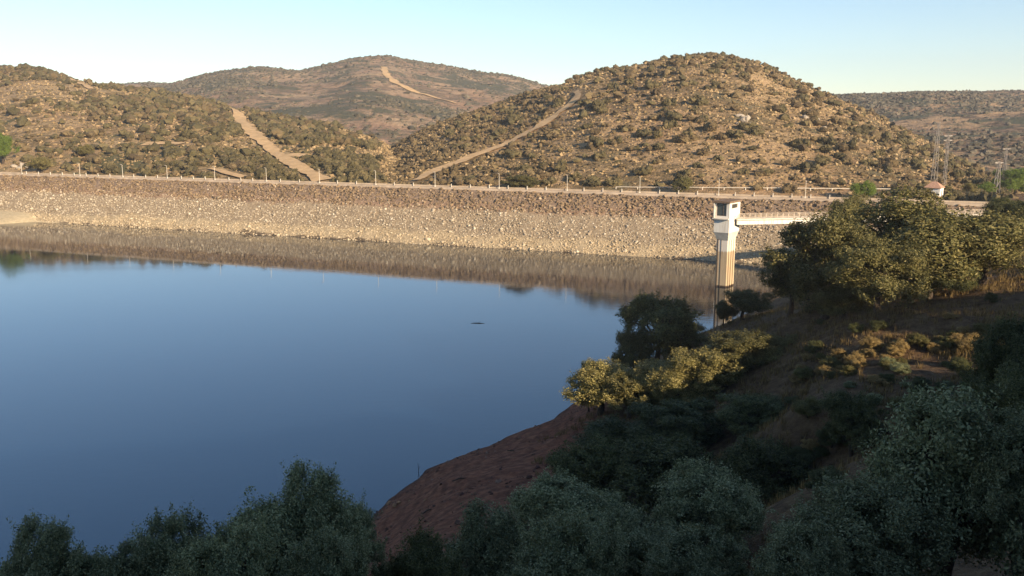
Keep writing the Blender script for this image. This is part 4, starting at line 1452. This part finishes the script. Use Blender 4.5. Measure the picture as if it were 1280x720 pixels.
# golden clumps of tall dry grass and dead scrub in the sunlit strip
M['golden'] = leaf_mat("golden_dry_scrub", [(0.10, 0.065, 0.024), (0.22, 0.15, 0.055), (0.38, 0.27, 0.10), (0.50, 0.38, 0.17)])
rg = random.Random(21)
for k_ in range(34):
    px = rg.uniform(1000, 1215)
    py = 466 - (px - 1000) * 0.17 + rg.gauss(0, 7)
    q = near_hit(px, py); s_ = rg.uniform(0.45, 1.05)
    tree_at(q[0], q[1], q[2] - 0.2, s_ * 2.0, s_ * 1.35, "mid", k_ % 5, 'golden' if k_ % 4 else 'oak_lit', "golden dry clump in the sunlit strip of the near slope", "dry_clump", "bush", "golden clumps in the sunlit strip")
rg = random.Random(22)
for k_ in range(40):
    px, py = rg.uniform(985, 1200), rg.uniform(395, 600)
    q = near_hit(px, py); s_ = rg.uniform(0.35, 0.9)
    tree_at(q[0], q[1], q[2] - 0.2, s_ * 2.2, s_ * 1.2, "mid", k_ % 5, ('golden', 'oak_dark', 'oak_grey')[k_ % 3], "knee high scrub clump in the shade of the near slope", "scrub_clump", "bush", "low scrub clumps on the shaded slope")

# heap of dead branches beside the oaks
q = near_hit(1172, 366)
mb = MB(); rg = random.Random(5)
for _ in range(150):
    a = Vector((rg.gauss(0, 1.7), rg.gauss(0, 0.6), rg.uniform(0.0, 0.7)))
    d = Vector((rg.uniform(-1, 1), rg.uniform(-.5, .5), rg.uniform(0.1, 0.9))).normalized() * rg.uniform(0.6, 1.5)
    mb.tube([tuple(a), tuple(a + d * 0.5 + Vector((0, 0, rg.uniform(-.1, .1)))), tuple(a + d)], [0.045, 0.03, 0.012], 4)
o = mb.build("dead_branches", M['twig']); o.location = q
tag(o, "heap of dry orange brown branches beside the large oak", "brush heap")

# stones on the red bank
for px, py, s in [(487, 630, .45), (493, 632, .5), (499, 629, .35), (512, 627, .3), (532, 625, .28), (520, 608, .25), (465, 640, .3)]:
    q = near_hit(px, py); rock(q - np.array([0, 0, 0.05]), s, 'rust', "orange stone low on the red bank near the waterline", "orange stones on the red bank")
M['redstone'] = plain("dark_red_stone", (0.11, 0.055, 0.042), 0.95, 0.4, 3)
rg = random.Random(9)
for _ in range(46):
    px, py = rg.uniform(560, 705), rg.uniform(545, 650)
    if py < 560 + (700 - px) * 0.32: continue
    q = near_hit(px, py); rock(q - np.array([0, 0, 0.03]), rg.uniform(0.12, 0.34), 'redstone', "dark reddish stone lying loose on the bare red bank", "loose stones on the red bank")
# uncountable pebbles and clods on the bare bank
nv_ = 5200
x = RNG.uniform(-18, 16, nv_); y = RNG.uniform(50, 112, nv_); z = near_h(x, y)
k = (z > 0.05) & (z < 12) & (RNG.uniform(0, 1, nv_) < np.clip(0.45 + 1.3 * fbm(x, y, 5, 3, 611), 0.03, 1))
V, Fc = blobs(np.stack([x[k], y[k], z[k]], -1), np.clip(RNG.lognormal(-2.6, 0.55, int(k.sum())), 0.03, 0.28), ICO1, 0.35, flat=0.7)
tag(link("gravel", np_mesh("gravel", V, Fc), shrub_mat("bank_pebbles", [(0.06, 0.03, 0.022), (0.15, 0.075, 0.05), (0.30, 0.19, 0.13)])), "reddish pebbles and clods strewn over the bare bank", "gravel", kind="stuff")
# driftwood stranded on the bank
for j, (px, py, L_, rz_) in enumerate([(575, 600, 1.6, 0.5), (640, 565, 1.1, -0.4), (535, 640, 1.3, 0.9)]):
    q = near_hit(px, py)
    mb = MB(); mb.tube([(-L_ / 2, 0, 0.05), (0, 0.08, 0.14), (L_ / 2, -0.05, 0.06)], [0.06, 0.075, 0.03], 6); mb.tube([(0.1, 0.05, 0.12), (0.35, 0.3, 0.4)], [0.035, 0.01], 5)
    o = mb.build("driftwood", M['bark']); o.location = q; o.rotation_euler = (0, 0, rz_)
    tag(o, "dark piece of driftwood stranded on the bare red bank", "driftwood", "driftwood on the red bank")
# stick at the water's edge
q = near_hit(523, 593)
mb = MB(); mb.tube([(0, 0, -0.2), (0.03, 0, 0.6), (-0.05, 0.02, 1.3)], [0.035, 0.03, 0.012], 5); mb.tube([(0.03, 0, 0.6), (0.25, 0.05, 1.0)], [0.02, 0.008], 4)
o = mb.build("dry_stick", M['bark']); o.location = q; tag(o, "dry stick poking up at the rim of the red bank", "stick")
# driftwood on the lake
q = at_z(597, 404, 0.02)
mb = MB(); mb.tube([(-1.3, 0, -0.02), (-0.3, 0.1, 0.03), (0.5, 0, 0.02), (1.4, -0.2, -0.02)], [0.05, 0.07, 0.06, 0.03], 6); mb.tube([(0.1, 0.05, 0.08), (0.6, 0.6, 0.25)], [0.03, 0.012], 5)
o = mb.build("floating_branch", M['bark']); o.location = q; tag(o, "dark branch floating alone on the open water", "driftwood")
# pale board caught beside the near oak
q = near_hit(1141, 601)
mb = MB(); mb.add([(-.36, -.1, 0), (.36, -.1, 0), (.36, .1, 0), (-.36, .1, 0), (-.36, -.1, .05), (.05, -.12, .09), (.36, -.1, .05), (.36, .1, .05), (.05, .12, .09), (-.36, .1, .05)],
                  [(3, 2, 1, 0), (4, 5, 8, 9), (5, 6, 7, 8), (0, 1, 6, 5, 4), (1, 2, 7, 6), (2, 3, 9, 8, 7), (3, 0, 4, 9)])
o = mb.build("pale_board", plain("faded_blue_paint", (0.42, 0.45, 0.55), 0.6, 0.15, 4)); o.location = q + np.array([0, 0, 0.5]); o.rotation_euler = (R(50), R(35), R(-10))
tag(o, "pale bluish board lying tilted at the edge of the large near oak", "board")

# ------------------------------------------------------------------ thin evening haze
mb = MB(); mb.box((0, 900, 112), (6400, 4600, 260))
hz = bpy.data.materials.new("haze"); hz.use_nodes = True
hn = hz.node_tree; hn.nodes.remove(hn.nodes["Principled BSDF"])
pv = hn.nodes.new("ShaderNodeVolumePrincipled")
pv.inputs["Color"].default_value = (0.93, 0.93, 0.95, 1)
pv.inputs["Density"].default_value = 0.00015
pv.inputs["Anisotropy"].default_value = 0.2
hn.links.new(pv.outputs[0], hn.nodes["Material Output"].inputs["Volume"])
tag(mb.build("haze", hz), "thin pale evening haze over the valley", "haze", kind="stuff")
scene.cycles.volume_bounces = 0
